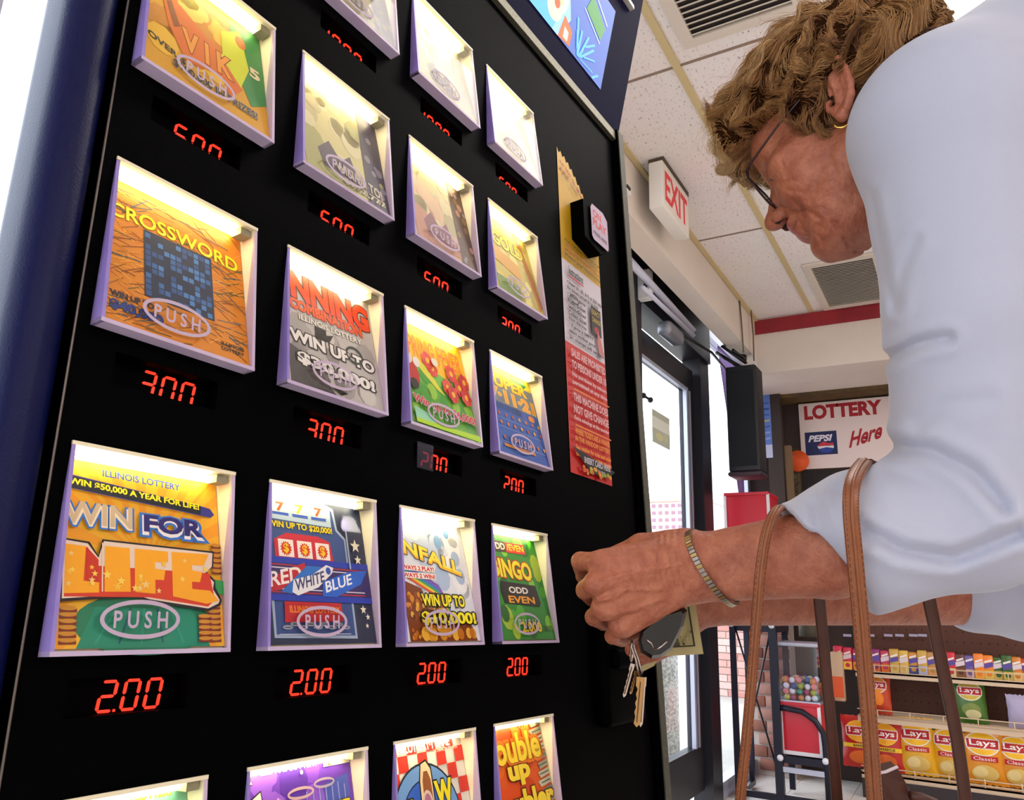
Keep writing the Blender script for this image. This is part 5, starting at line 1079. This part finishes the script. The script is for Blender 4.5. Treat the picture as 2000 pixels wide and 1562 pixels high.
# ---- torso and legs under the clothes
SHL, SHR = C(1850, 262, .69), w2c(h2w(np.array([-12.0, -3.0, 24.0]))); CH = w2c((.87, -.15, 1.43)); hipw = np.array([.96, -.50, 1.0])
def torso(X, Y, Z):
    d = smin(cap(X, Y, Z, SHL, SHR, 5.0, 5.0), cap(X, Y, Z, CH, w2c(hipw), 9, 11), 6); return smin(d, cap(X, Y, Z, CH, w2c(h2w(NECK)), 5, 4.2), 3)
hc = w2c(hipw); NC = w2c(h2w(NECK)); tlo = np.minimum.reduce([SHL, SHR, hc, NC]) - 13; thi = np.maximum.reduce([SHL, SHR, hc, NC]) + 13
tV, tF = snet(torso, tlo, thi, 1.2)
hc_ = hV[hF].mean(1); lp = np.minimum(ell(hc_[:, 0], hc_[:, 1], hc_[:, 2], (10.0, -4.75, 0), (.7, .42, 2.3)), ell(hc_[:, 0], hc_[:, 1], hc_[:, 2], (9.75, -5.95, 0), (.7, .55, 2.0))) < .1
ns = (ell(hc_[:, 0], hc_[:, 1], np.abs(hc_[:, 2]), (10.7, -3.45, .85), (.85, .85, .46)) < .12) & ~lp; sk = ~lp & ~ns
body = npmesh([(h2w(hV), np.concatenate([hF[sk], hF[lp], hF[ns]])), (c2w(lV), lF), (c2w(rV), rF), (c2w(tV), tF)], 'body', [M_skin, M_lip, M_nos], None); attach(body)
mi_ = np.zeros(len(body.data.polygons), np.int32); mi_[sk.sum():len(hF)] = 1; mi_[len(hF) - ns.sum():len(hF)] = 2; body.data.polygons.foreach_set('material_index', mi_)
# ---- sweater
SLC = C(1612, 1078, .675)
cl_t, cl_b = C(1525, 984, .675), C(1700, 1196, .675)
cn = np.cross(cl_b - cl_t, np.array([0, 0, 1.0])); cn /= np.linalg.norm(cn); cn = cn if cn[0] < 0 else -cn
FOLD = [([(1700, 380), (1722, 500), (1745, 600)], 9.0, .2), ([(1790, 470), (1760, 530), (1752, 600)], 9.0, .2), ([(1735, 700), (1790, 672), (1850, 660)], 11.0, .5), ([(1735, 868), (1820, 880), (1900, 920), (1960, 990)], 13.0, .6), ([(1690, 1035), (1760, 1075), (1860, 1090), (1990, 1040)], 13.0, .7), ([(1640, 960), (1660, 1010), (1690, 1060)], 12.0, .28), ([(1590, 985), (1600, 1040), (1650, 1110)], 11.0, .3), ([(1850, 96), (1920, 86), (2000, 88)], 7.0, .09), ([(1790, 830), (1850, 790), (1930, 780)], 14.0, .18)]
def sweater(X, Y, Z):
    sh = cap(X, Y, Z, SHL, C(1888, 620, .665), 7.5, 6.3)
    sh = smin(sh, ell(X, Y, Z, SHL + [.4, -.4, 0], (7.9, 8.3, 7.5)), 1.5)
    sh = smin(sh, cap(X, Y, Z, C(1888, 620, .665), LEL, 6.3, 6.1), 1.2)
    fo = cap(X, Y, Z, LEL, C(1700, 1050, .672), 6.0, 6.0); fo = smin(fo, cap(X, Y, Z, C(1700, 1050, .672), C(1560, 1075, .675), 5.7, 4.3), 1.2)
    fo = smin(fo, cap(X, Y, Z, C(1720, 1110, .675), C(1690, 1140, .675), 3.0, 2.4), 1.5)
    pl_ = (X - cl_t[0]) * cn[0] + (Y - cl_t[1]) * cn[1]
    fo = smax(fo, pl_, .15); hol = cap(X, Y, Z, LEL, SLC, 3.8, 4.1); hol = smin(hol, cap(X, Y, Z, C(1680, 1068, .675), C(1500, 1085, .68), 4.2, 3.9), .6)
    fo = smax(fo, -np.maximum(hol, -pl_ - 3.0), .1)
    d = smin(sh, fo, 1.4); d = smin(d, cap(X, Y, Z, SHL + [.5, -.9, 1.5], C(2100, 80, .745), 7.7, 8.2), 2.5)
    t = smin(cap(X, Y, Z, SHL + [5, 0, 2], SHR, 7.5, 7.0), cap(X, Y, Z, CH + [2, 0, 0], hc, 12.0, 13), 6)
    t = smin(t, cap(X, Y, Z, CH, w2c(h2w(NECK)) + [4, 0, 0], 7.5, 5.8), 3)
    d = smin(d, t, 2.5)
    px, py = PXY(X, Y, np.maximum(Z, 30)); fr_ = np.clip((72 - Z) / 4, 0, 1)
    for ln, w_, a_ in FOLD:
        m = None
        for a, b in zip(ln[:-1], ln[1:]):
            dx, dy = b[0] - a[0], b[1] - a[1]; tt = np.clip(((px - a[0]) * dx + (py - a[1]) * dy) / (dx * dx + dy * dy), 0, 1); q = (px - a[0] - tt * dx) ** 2 + (py - a[1] - tt * dy) ** 2; m = q if m is None else np.minimum(m, q)
        r_ = np.sqrt(m) / w_; d = d + fr_ * a_ * (np.exp(-r_ ** 2) - .55 * np.exp(-(r_ - 2.4) ** 2 / 1.6))
    return d + .10 * np.sin(.45 * X + .2 * Y) * np.sin(.38 * Y + 1)
smin_ = np.minimum.reduce([SHL, C(1525, 1100, .675), SHR, hc]) - 14; smax_ = np.maximum.reduce([SHL, LEL, SHR, hc]) + 14
b1 = (C(1525, 60, .68) - [2, 5, 12]); b2 = (C(2060, 1210, .68) + [0, 3, 12])
sV, sF = snet(sweater, b1, b2, .30)
sV2, sF2 = snet(sweater, (b2[0] - 1.0, smin_[1], smin_[2]), smax_, 1.0)
RSE = C(1905, 1150, .895)
def rsleeve(X, Y, Z):
    d = cap(X, Y, Z, RSE, REL, 5.0, 5.8); d = smin(d, cap(X, Y, Z, REL, SHR, 5.8, 6.8), 2)
    pl_ = -(X - C(1850, 1150, .89)[0]) + .25 * (Y - RSE[1]); d = smax(d, pl_, .2); return d
rl = np.minimum.reduce([RSE, REL, SHR]) - 8; rh = np.maximum.reduce([RSE, REL, SHR]) + 8
qV, qF = snet(rsleeve, rl, rh, .38)
M_knit = mat('white_knit', 'aeb1c4', .85, spec=.2); nt = M_knit.node_tree; bs_ = nt.nodes['Principled BSDF']
bs_.inputs['Sheen Weight'].default_value = .25; bs_.inputs['Sheen Roughness'].default_value = .5
tc = nt.nodes.new('ShaderNodeTexCoord'); wv = nt.nodes.new('ShaderNodeTexNoise'); wv.inputs['Scale'].default_value = 900; bp = nt.nodes.new('ShaderNodeBump'); bp.inputs['Distance'].default_value = .0005; bp.inputs['Strength'].default_value = .3
nt.links.new(tc.outputs['Object'], wv.inputs['Vector']); nt.links.new(wv.outputs['Fac'], bp.inputs['Height']); nt.links.new(bp.outputs[0], bs_.inputs['Normal'])
sw = attach(npmesh([(c2w(sV), sF), (c2w(sV2), sF2), (c2w(qV), qF)], 'sweater', [M_knit])); sw['label'] = 'white knit sweater with three-quarter sleeves'
# trousers and shoes
M_tr = mat('dark_trousers', '23262f', .8); M_shoe = mat('shoe_brown', '3b2a20', .5)
hx_, hy_ = hipw[0] * 100, hipw[1] * 100
def legs(X, Y, Z):
    d = ell(X, Y, Z, (hx_, hy_, 92), (16, 14, 16))
    for s in (-1, 1): d = smin(d, cap(X, Y, Z, (hx_ + s * 9, hy_, 86), (hx_ + s * 9.5, hy_ + 4, 48), 9.5, 7.0), 3); d = smin(d, cap(X, Y, Z, (hx_ + s * 9.5, hy_ + 4, 48), (hx_ + s * 9.5, hy_, 9), 7, 5.5), 1.5)
    return d
gV, gF = snet(legs, (hx_ - 22, hy_ - 18, 2), (hx_ + 22, hy_ + 18, 108), 1.1)
attach(npmesh([(gV / 100, gF)], 'trousers', [M_tr]))
for s in (-1, 1):
    b = MB().bevbox(((hx_ + s * 9.5 - 4.5) / 100, (hy_ - 7) / 100, 0), ((hx_ + s * 9.5 + 4.5) / 100, (hy_ + 19) / 100, .075), .03, M_shoe, 3); attach(b.build('shoe'))
# ---------------------------------------------------------------- hair
CROWN = np.array([-5.5, 11.5, 0.0])
def hash3(p, f, ph): return np.stack([np.sin(p[:, 1] * f + ph + 1.7 * np.sin(p[:, 2] * f * .7)), np.sin(p[:, 2] * f + ph * 1.3 + 1.5 * np.sin(p[:, 0] * f * .8)), np.sin(p[:, 0] * f + ph * .7 + 1.9 * np.sin(p[:, 1] * f * .6))], 1)
def hairline(F, U, R):
    """positive where hair grows"""
    front = -(F - 6.4) + np.clip(U - 4.6, -1, 9) * 3.0                          # forehead edge
    side = np.where(F > -1, U + 1.5 - .62 * np.clip(F - 1.6, 0, 9), (U + 1.5) + (-F - 1.0) * 2.4)
    return np.minimum(front + 0 * U, side)
def cap_sdf(F, U, R):
    d = ell(F, U, R, (-1.4, 4.6, 0), (10.4, 9.6, 8.9))
    d = smin(d, ell(F, U, R, (3.6, 8.3, 0), (8.3, 5.9, 8.1)), 1.5)
    d = smin(d, ell(F, U, R, (8.9, 7.6, 0), (3.4, 3.2, 6.3)), 1.5)
    d = smin(d, ell(F, U, np.abs(R), (4.4, 4.6, 6.3), (3.6, 3.0, 2.0)), 1.2)
    d = smin(d, ell(F, U, R, (-6.5, -2.5, 0), (4.6, 5.2, 6.6)), 1.5)
    w = .55 * np.sin(1.1 * F + 1.2 * np.sin(.7 * U + .5 * R)) * np.sin(1.0 * U + 1.1 * np.sin(.6 * R + .4 * F)) + .28 * np.sin(2.3 * U + 1.7 * F + 1.5 * np.sin(R)) 
    d = d + w
    m = hairline(F, U, np.abs(R)); d = smax(d, -m * .5, .6)
    l_, m_, Rn = earf(F, U, -np.abs(R)); eh = ell(l_, m_, Rn, (.7, .1, 0), (2.9, 1.75, 3.2)); d = smax(d, -eh, .35)
    return d
kV, kF = snet(cap_sdf, (-14, -9, -11), (13, 16, 11), .28)
def hair_mat(name, cols, rough=.42):
    m = mat(name, cols[0], rough, spec=.4); nt = m.node_tree; b = nt.nodes['Principled BSDF']; L = nt.links.new
    at = nt.nodes.new('ShaderNodeAttribute'); at.attribute_name = 'tone'; r = nt.nodes.new('ShaderNodeValToRGB'); r.color_ramp.elements[0].color = (*hx(cols[0]), 1); r.color_ramp.elements[1].color = (*hx(cols[-1]), 1)
    for i, c in enumerate(cols[1:-1]): e = r.color_ramp.elements.new((i + 1) / (len(cols) - 1)); e.color = (*hx(c), 1)
    L(at.outputs['Fac'], r.inputs[0]); L(r.outputs[0], b.inputs['Base Color']); return m
M_hair = hair_mat('hair', ['24120a', '54301a', '8a5c34', 'b98850', 'e0c090'])
rng = np.random.default_rng(5)
def cgrad(p):
    f = lambda q: cap_sdf(q[:, 0], q[:, 1], q[:, 2]); d = f(p); h = .12
    g = np.stack([f(p + np.eye(3)[i] * h) - d for i in range(3)], 1); g /= np.linalg.norm(g, axis=1)[:, None] + 1e-6; return d, g
def strands(N, step, nst, rad, seed, lift=1.0):
    rng = np.random.default_rng(seed)
    p = kV[rng.integers(0, len(kV), N * 2)] + rng.normal(size=(N * 2, 3)) * .12
    d, g = cgrad(p); ok = (hairline(p[:, 0], p[:, 1], np.abs(p[:, 2])) > -.4) & (p[:, 1] > -6.5); p = p[ok][:N]; N = len(p)
    pts = [p - g[ok][:N] * .15]; dirn = None; tone = rng.random(N); curl = rng.uniform(.6, 1.3, N)[:, None]; nst_i = rng.integers(int(nst * .6), nst + 1, N); up_ = rng.uniform(.1, 1.0, N)
    for s in range(nst):
        d, n = cgrad(p)
        fl = (p - CROWN); fl += np.array([0, -2.5, 0]); back = np.clip(-p[:, 0:1] / 6, 0, 1); fl = fl + back * np.array([-2.0, -3.0, 0])
        above = (p[:, 0:1] > -1) * (p[:, 0:1] < 7) * (p[:, 1:2] < 6) * (np.abs(p[:, 2:3]) > 4); fl = fl + above * np.array([-9.0, -1.0, 0])     # swept back over the ear
        fl -= n * np.sum(fl * n, 1)[:, None]; fl /= np.linalg.norm(fl, axis=1)[:, None] + 1e-6
        w = hash3(p, .62, 1.0) * .9 + hash3(p, 1.25, 2.3 + s * .12) * .6 * curl
        t = fl + w * 1.0; t -= n * np.sum(t * n, 1)[:, None] * .9; t /= np.linalg.norm(t, axis=1)[:, None]
        dirn = t if dirn is None else (dirn * .45 + t * .55); dirn /= np.linalg.norm(dirn, axis=1)[:, None]
        tgt = lift * up_ * min(1, (s + 1) / 5) * (.5 + .5 * np.sin(1.2 * p[:, 0] + 1.1 * p[:, 1] + .8 * p[:, 2]))
        p = p + dirn * step + n * ((tgt - d) * .5)[:, None]
        el_, em_, en_ = earf(p[:, 0], p[:, 1], -np.abs(p[:, 2])); stop = (hairline(p[:, 0], p[:, 1], np.abs(p[:, 2])) < -1.6) | ((((el_ - .3) / 2.7) ** 2 + (em_ / 1.35) ** 2 < 1) & (np.abs(en_) < 2.5))
        p = np.where(stop[:, None], pts[-1] + (p - pts[-1]) * .12, p); pts.append(p.copy())
    P = np.stack(pts, 1); N, S = P.shape[:2]
    T = np.gradient(P, axis=1); T /= np.linalg.norm(T, axis=2)[..., None] + 1e-9
    a = np.cross(T, rng.normal(size=(N, 1, 3))); a /= np.linalg.norm(a, axis=2)[..., None] + 1e-9; b = np.cross(T, a)
    prog = np.arange(S)[None, :] / nst_i[:, None]; w = rad * np.clip(1.15 - prog, 0.02, 1)[..., None]
    tri = [(a * math.cos(k * 2.094) + b * math.sin(k * 2.094)) * w for k in range(3)]
    V = np.stack([P + t_ for t_ in tri], 2).reshape(-1, 3)
    base = (np.arange(N)[:, None] * S + np.arange(S - 1)[None, :]) * 3; base = base[np.arange(S - 1)[None, :] < nst_i[:, None]]
    F = np.concatenate([np.stack([base + k, base + (k + 1) % 3, base + 3 + (k + 1) % 3, base + 3 + k], 1) for k in range(3)])
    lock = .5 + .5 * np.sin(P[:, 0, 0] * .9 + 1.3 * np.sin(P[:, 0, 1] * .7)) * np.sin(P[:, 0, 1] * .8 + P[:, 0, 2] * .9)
    tn = np.clip(.02 + .38 * lock + .34 * tone + .32 * np.clip((P[:, 0, 1] - 1) / 12, 0, 1) + .4 * np.clip((P[:, 0, 0] - 8) / 4, 0, 1), 0, 1)[:, None] * np.ones((1, S)) + .15 * prog; tn = np.repeat(tn.reshape(-1), 3)  # strands at the fringe get a paler tone that stands for backlight
    return V, F, tn
SV, SF, ST = strands(24000, .55, 12, .033, 11, .9)
TV, TF, TT_ = strands(2500, .6, 14, .024, 12, 2.2)
hair = npmesh([(h2w(kV), kF), (h2w(SV), SF), (h2w(TV), TF)], 'hair', [mat('hair_base', '2e1a0e', .95, spec=.0), M_hair], None, [0, 1, 1]); attach(hair); hair['label'] = 'short wavy golden brown hair'
me = hair.data; at_ = me.attributes.new('tone', 'FLOAT', 'POINT'); kt = .12 + .16 * np.clip(np.sin(kV[:, 0] * 1.3) * np.sin(kV[:, 1] * 1.1 + kV[:, 2]), 0, 1)
at_.data.foreach_set('value', np.concatenate([kt, ST, TT_]).astype(np.float32))
# ---------------------------------------------------------------- glasses, eyes, earring
def H(f, u, r): return tuple(h2w(np.array([[f, u, r]], float))[0])
M_eye = mat('eye_white', 'd8cfc8', .2); M_iris = mat('iris', '4a3420', .2)
for s in (-1, 1):
    e = MB().sphere((0, 0, 0), .0118, M_eye, 18, 12).sphere((.0072, -.0015, 0), .0058, M_iris, 12, 8)
    e.v = [tuple(np.array(H(7.75, .22, s * 3.2)) + HR @ np.array(p)) for p in e.v]; attach(e.build('eye'))
M_gl = mat('glasses_rim', '2a1418', .35, .3)
def arc_pts(c, ru, rv, s, n=26, flat=.0):
    out = []
    for i in range(n):
        a = 2 * math.pi * i / n; x, y = math.cos(a), math.sin(a); k = (abs(x) ** 2.6 + abs(y) ** 2.6) ** (-1 / 2.6)
        out.append(H(c[0] - .28 * abs(x * k) * (1 if x > 0 else -.2) + .12 * y * k, c[1] + rv * y * k, s * (c[2] + ru * x * k)))
    return out
gl = MB()
GC = (10.5, -.35, 3.35)
for s in (-1, 1):
    gl.tube(arc_pts(GC, 2.55, 1.75, s), .0011, M_gl, 8, closed=True)
gl.tube([H(10.7, .2, -.85), H(11.0, .55, -.3), H(11.0, .55, .3), H(10.7, .2, .85)], .0011, M_gl, 8)
gl_o = attach(gl.build('glasses_frame')); gl_o['label'] = 'thin dark glasses slipped down the nose'
for s in (-1, 1):
    t_ = MB().tube([H(10.3, .3, s * 5.9), H(9.9, .5, s * 6.6), H(9.2, .7, s * 7.0), H(5.0, 1.6, s * 7.6), H(1.0, 2.2, s * 7.9), H(-1.0, 1.9, s * 8.1), H(-2.4, .4, s * 8.0)], [.0014, .0016, .0013, .0012, .0012, .0011, .0011], M_gl, 8); o = t_.build('temple', gl_o); 
    ap = arc_pts(GC, 2.5, 1.7, s); cpt = H(GC[0] - .05, GC[1], s * GC[2]); ln_ = MB().add([cpt] + ap, [(0, 1 + i, 1 + (i + 1) % len(ap)) for i in range(len(ap))], clear('lens', (.97, .98, 1), 2.4, .03)); ln_.build('lens', gl_o)
ec = EARL; er = MB(); ring = [H(ec[0] + .75 * math.cos(a), ec[1] - .55 + .62 * math.sin(a), -8.0 - .25 * math.cos(a)) for a in np.linspace(-2.9, .3, 16)]
er.tube(ring, .0011, mat('gold', 'd8b060', .25, 1.0), 8); e_ = attach(er.build('earring')); e_['label'] = 'small gold hoop earring'
# ---------------------------------------------------------------- bracelet watch band of small links
M_gold = mat('band_gold', '9c8458', .35, 1.0); M_silver = mat('band_silver', '8f877f', .35, 1.0)
bc = C(1392, 1108, .690); bu = np.array([2.1, 3.25, 0]); bv = np.array([-1.35, .1, -2.75]); n = 64; br = MB()
for i in range(n):
    a = 2 * math.pi * i / n; a2 = 2 * math.pi * (i + .82) / n
    p, q = bc + bu * math.cos(a) + bv * math.sin(a), bc + bu * math.cos(a2) + bv * math.sin(a2); o_ = (bu * math.cos(a) + bv * math.sin(a)); o_ = o_ / np.linalg.norm(o_); t_ = q - p; w_ = np.cross(t_ / np.linalg.norm(t_), o_) * .27
    P_ = [p - w_, p + w_, q + w_, q - w_]; P_ = P_ + [x + o_ * .16 for x in P_]; P_ = [tuple(c2w(x)) for x in P_]
    br.add(P_, [(0, 1, 2, 3), (7, 6, 5, 4), (0, 4, 5, 1), (1, 5, 6, 2), (2, 6, 7, 3), (3, 7, 4, 0)], M_silver if i % 3 else M_gold)
o = attach(br.build('bracelet')); o['label'] = 'gold and silver link bracelet'; o['kind'] = 'stuff'
# ---------------------------------------------------------------- things she holds
def CW(px, py, d): return tuple(c2w(C(px, py, d)))
kr = empty('key_ring', CW(1240, 1262, .70), 'bunch of keys with a black remote fob hanging from her hand', 'keys')
def kadd(mb, name):
    o = mb.build(name, kr, -Vector(kr.location)); return o
M_key = mat('key_brass', 'b08a5a', .3, 1.0); M_ks = mat('key_steel', 'b8aca4', .25, 1.0); M_fob = mat('fob_black', '08080a', .25)
# fob
fo = [(1246, 1252), (1252, 1232), (1290, 1200), (1336, 1186), (1342, 1192), (1335, 1222), (1312, 1268), (1290, 1284), (1272, 1286), (1252, 1274)]
b = MB(); n = len(fo); fr_ = [CW(x, y, .675) for x, y in fo]; bk_ = [CW(x, y, .695) for x, y in fo]; ci = [CW(1290 + (x - 1290) * .86, 1240 + (y - 1240) * .86, .669) for x, y in fo]
b.add(ci + fr_ + bk_, [tuple(range(n))[::-1]] + [(i, (i + 1) % n, n + (i + 1) % n, n + i) for i in range(n)] + [(n + i, n + (i + 1) % n, 2 * n + (i + 1) % n, 2 * n + i) for i in range(n)] + [tuple(range(2 * n, 3 * n))], M_fob, False)
o = kadd(b, 'remote_fob'); o['label'] = 'glossy black key fob'
b = MB().tube([CW(1262, 1248, .6695), CW(1272, 1256, .6685), CW(1278, 1268, .669)], .0009, M_ks, 6); kadd(b, 'fob_edge')
b = MB().tube([CW(1278, 1270, .669), CW(1292, 1262, .6685), CW(1303, 1252, .669)], .0009, M_ks, 6); kadd(b, 'fob_edge')
kadd(MB().tube([CW(1236, 1250, .68), CW(1240, 1268, .68), CW(1246, 1285, .682), CW(1250, 1300, .682), CW(1254, 1312, .683), CW(1250, 1322, .683), CW(1245, 1305, .682), CW(1241, 1285, .681), CW(1233, 1262, .68)], .0011, M_ks, 8, closed=True), 'split_ring')
kadd(MB().tube([CW(1234, 1250, .682), CW(1238, 1272, .682), CW(1233, 1292, .683), CW(1230, 1280, .683)], .001, M_ks, 8, closed=True), 'chain_link')
def key(p0, p1, w_, d, mt, name='key'):
    x0, y0 = p0; x1, y1 = p1; l = math.hypot(x1 - x0, y1 - y0); ux, uy = (x1 - x0) / l, (y1 - y0) / l; nx, ny = -uy, ux
    out = [(0, -w_), (0, w_), (l * .18, w_), (l * .2, w_ * .8)] + [(l * (.25 + .09 * k), w_ * (.8 if k % 2 else .5)) for k in range(7)] + [(l * .93, w_ * .7), (l, 0), (l * .93, -w_ * .8), (l * .2, -w_ * .8), (l * .18, -w_)]
    q = [(x0 + ux * a + nx * b_, y0 + uy * a + ny * b_) for a, b_ in out]; n = len(q); b = MB(); b.add([CW(x, y, d) for x, y in q] + [CW(x, y, d + .002) for x, y in q], [tuple(range(n))[::-1], tuple(range(n, 2 * n))] + [(i, (i + 1) % n, n + (i + 1) % n, n + i) for i in range(n)], mt)
    b.add([CW(x, y, d - .0006) for x, y in ((x0 + ux * l * .1 + nx, y0 + uy * l * .1 + ny), (x0 + ux * l * .1 - nx, y0 + uy * l * .1 - ny), (x0 + ux * l * .9 - nx, y0 + uy * l * .9 - ny), (x0 + ux * l * .9 + nx, y0 + uy * l * .9 + ny))], [(3, 2, 1, 0)], mat('key_groove', '6a4a30', .4, .8))
    return kadd(b, name)
key((1236, 1296), (1218, 1362), 4.5, .684, M_ks); key((1243, 1310), (1231, 1356), 3.5, .690, M_key)
key((1252, 1322), (1243, 1420), 8.5, .680, M_key); key((1258, 1322), (1251, 1420), 5.0, .6835, M_ks)
# banknote
bn = empty('banknote', CW(1320, 1250, .72), 'folded green banknote held behind the key fob', 'banknote')
def quad(px4, d4, mt): return MB().add([CW(x, y, d) for (x, y), d in zip(px4, d4)] + [CW(x, y, d + .0008) for (x, y), d in zip(px4, d4)], [(3, 2, 1, 0), (4, 5, 6, 7), (0, 1, 5, 4), (1, 2, 6, 5), (2, 3, 7, 6), (3, 0, 4, 7)], mt)
Q = [(1268, 1283), (1374, 1277), (1358, 1178), (1262, 1190)]
quad(Q, [.705, .722, .725, .71], mat('note_paper', 'b5a676', .7, noise=(40, .3, 'a3986c'))).build('paper', bn, -Vector(bn.location))
def nf(u, v, n): 
    x = Q[0][0] + (Q[1][0] - Q[0][0]) * u + (Q[3][0] - Q[0][0]) * v; y = Q[0][1] + (Q[1][1] - Q[0][1]) * u + (Q[3][1] - Q[0][1]) * v; return CW(x + u * v * (Q[2][0] - Q[1][0] - Q[3][0] + Q[0][0]), y, .7045 + .018 * u + .004 * v - n)
A = Art(1, 1, nf, 1e-4); A.rect(.02, .17, .87, 1, '4a4a30')
for k in range(60): A.ell(.05 + random.random() * .78, .2 + random.random() * .75, .02, .03, random.choice(['8a8458', '2c2e1c', '6a6a44', 'a59c6c']), 7)
A.rect(.84, .17, .875, 1, '23261a'); A.rect(.02, .17, .87, .2, '2c2e1c')
A.build('engraving', bn, -Vector(bn.location))
MB().add([CW(1252, 1300, .72), CW(1283, 1290, .72), CW(1278, 1300, .722), CW(1254, 1312, .722)], [(3, 2, 1, 0)], MATS['note_paper']).build('folded_corner', bn, -Vector(bn.location))
# ---------------------------------------------------------------- handbag with two double straps
M_lea = mat('tan_leather', '8a4f2c', .42, spec=.5, noise=(60, .3, '7a4324'), bump=(260, .0008)); M_ld = mat('dark_leather', '4e2618', .5, noise=(60, .3, '3f1d12'))  # M_ld: same leather, the shade on the rear straps put into its colour
M_thr = mat('stitch', '5a3018', .7)
bagO = np.array(CW(1640, 1700, .74)); bag = empty('handbag', (bagO[0], bagO[1], bagO[2] - .02), 'brown leather handbag hanging from her left forearm by two straps', 'handbag')
def badd(mb, name, parent=None): return mb.build(name, bag if parent is None else parent, -Vector(bag.location) if parent is None else None)
def strap(px_pts, wid, mt, name, piping=True):
    # smooth the pixel/depth polyline
    P_ = np.array([C(*p) for p in px_pts]); t = np.arange(len(P_)); tt = np.linspace(0, len(P_) - 1, (len(P_) - 1) * 8 + 1)
    Q_ = np.zeros((len(tt), 3))
    for i, x in enumerate(tt):
        k = min(int(x), len(P_) - 2); f = x - k; p0, p1, p2, p3 = P_[max(k - 1, 0)], P_[k], P_[k + 1], P_[min(k + 2, len(P_) - 1)]
        Q_[i] = .5 * ((2 * p1) + (-p0 + p2) * f + (2 * p0 - 5 * p1 + 4 * p2 - p3) * f * f + (-p0 + 3 * p1 - 3 * p2 + p3) * f ** 3)
    T = np.gradient(Q_, axis=0); T /= np.linalg.norm(T, axis=1)[:, None]
    side = np.cross(T, np.array([0, 0, 1.0])); bad = np.linalg.norm(side, axis=1) < .55; ref = np.array([-1.0, -.1, 0])
    W_ = np.array([ref - T[i] * (ref @ T[i]) for i in range(len(T))]); W_ /= np.linalg.norm(W_, axis=1)[:, None]; N_ = np.cross(T, W_)
    W2 = W_ * wid / 2
    pts = [c2w(q) for q in Q_]; b = MB().ribbon(pts, [(w @ RC) / 100 for w in W2], [(n_ @ RC) / 100 * .18 for n_ in N_], mt); o = badd(b, name)
    if piping:
        sg_ = np.array([1 if n_[2] < 0 else -1 for n_ in N_])[:, None]
        b = MB()
        for s in (-.8, .8):
            q = Q_ + W2 * s + N_ * sg_ * .17
            for i in range(0, len(q) - 1): 
                a_, c_ = q[i], q[i + 1]; m_ = max(1, int(np.linalg.norm(c_ - a_) / .38))
                for k in range(m_): b.tube([tuple(c2w(a_ + (c_ - a_) * k / m_)), tuple(c2w(a_ + (c_ - a_) * (k + .6) / m_))], .00035, M_thr, 4)
        so = b.build('stitching', o); so['kind'] = 'stuff'
        b = MB().tube([tuple(c2w(x)) for x in (Q_ + N_ * sg_ * .18)], .0016, mt, 8); b.build('centre_rib', o)
    return o
strap([(1440, 1640, .665), (1446, 1560, .655), (1462, 1400, .645), (1478, 1200, .636), (1487, 1100, .634), (1500, 1030, .640), (1517, 996, .660), (1530, 990, .69)], .86, M_lea, 'front_strap')
strap([(1530, 990, .69), (1560, 1010, .716), (1590, 1090, .727), (1600, 1170, .735), (1615, 1330, .75), (1632, 1520, .755), (1640, 1640, .755)], 1.05, M_ld, 'rear_strap', False)
strap([(1716, 1640, .640), (1708, 1560, .632), (1697, 1400, .618), (1680, 1200, .606), (1669, 1080, .600), (1662, 1000, .603), (1664, 950, .615), (1676, 918, .645), (1690, 900, .68)], 1.25, M_lea, 'front_strap')
strap([(1690, 900, .68), (1730, 930, .72), (1780, 1050, .745), (1810, 1150, .755), (1838, 1290, .765), (1870, 1450, .77), (1895, 1640, .77)], 1.25, M_ld, 'rear_strap', False)
bm_l = [C(1420, 1640, .64), C(1716, 1640, .63), C(1930, 1640, .76), C(1640, 1640, .76)]
top = [c2w(x) for x in bm_l]; zt = min(t[2] for t in top); b = MB(); cc = sum(top) / 4
rings = []
for k, (s, dz_) in enumerate(((1.0, 0), (1.04, -.03), (1.12, -.12), (1.15, -.22), (1.0, -.27), (.2, -.275))): rings.append([tuple(np.array([cc[0] + (t[0] - cc[0]) * s, cc[1] + (t[1] - cc[1]) * s, zt + dz_])) for t in top])
vs = [p for r in rings for p in r]; fs = [(k * 4 + i, (k + 1) * 4 + i, (k + 1) * 4 + (i + 1) % 4, k * 4 + (i + 1) % 4) for k in range(5) for i in range(4)] + [(0, 1, 2, 3)]
badd(MB().add(vs, fs, M_lea, True), 'bag_body')
f = [C(1714, 1508, .700), C(1752, 1498, .70), C(1770, 1530, .705), C(1784, 1562, .71), C(1800, 1640, .71), C(1738, 1640, .705), C(1728, 1560, .70)]
g = [x + [0, 0, 1.2] for x in f]; n = len(f)
fl_ = badd(MB().add([tuple(c2w(x)) for x in f + g], [tuple(range(n))[::-1], tuple(range(n, 2 * n))] + [(i, (i + 1) % n, n + (i + 1) % n, n + i) for i in range(n)], M_ld), 'bag_tab')
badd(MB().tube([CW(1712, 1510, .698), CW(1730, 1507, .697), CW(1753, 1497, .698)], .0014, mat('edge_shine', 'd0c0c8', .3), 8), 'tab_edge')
badd(MB().tube([CW(1778, 1553, .70), CW(1800, 1556, .70), CW(1826, 1566, .70), CW(1840, 1600, .70)], .004, M_ld, 8), 'bag_rim')
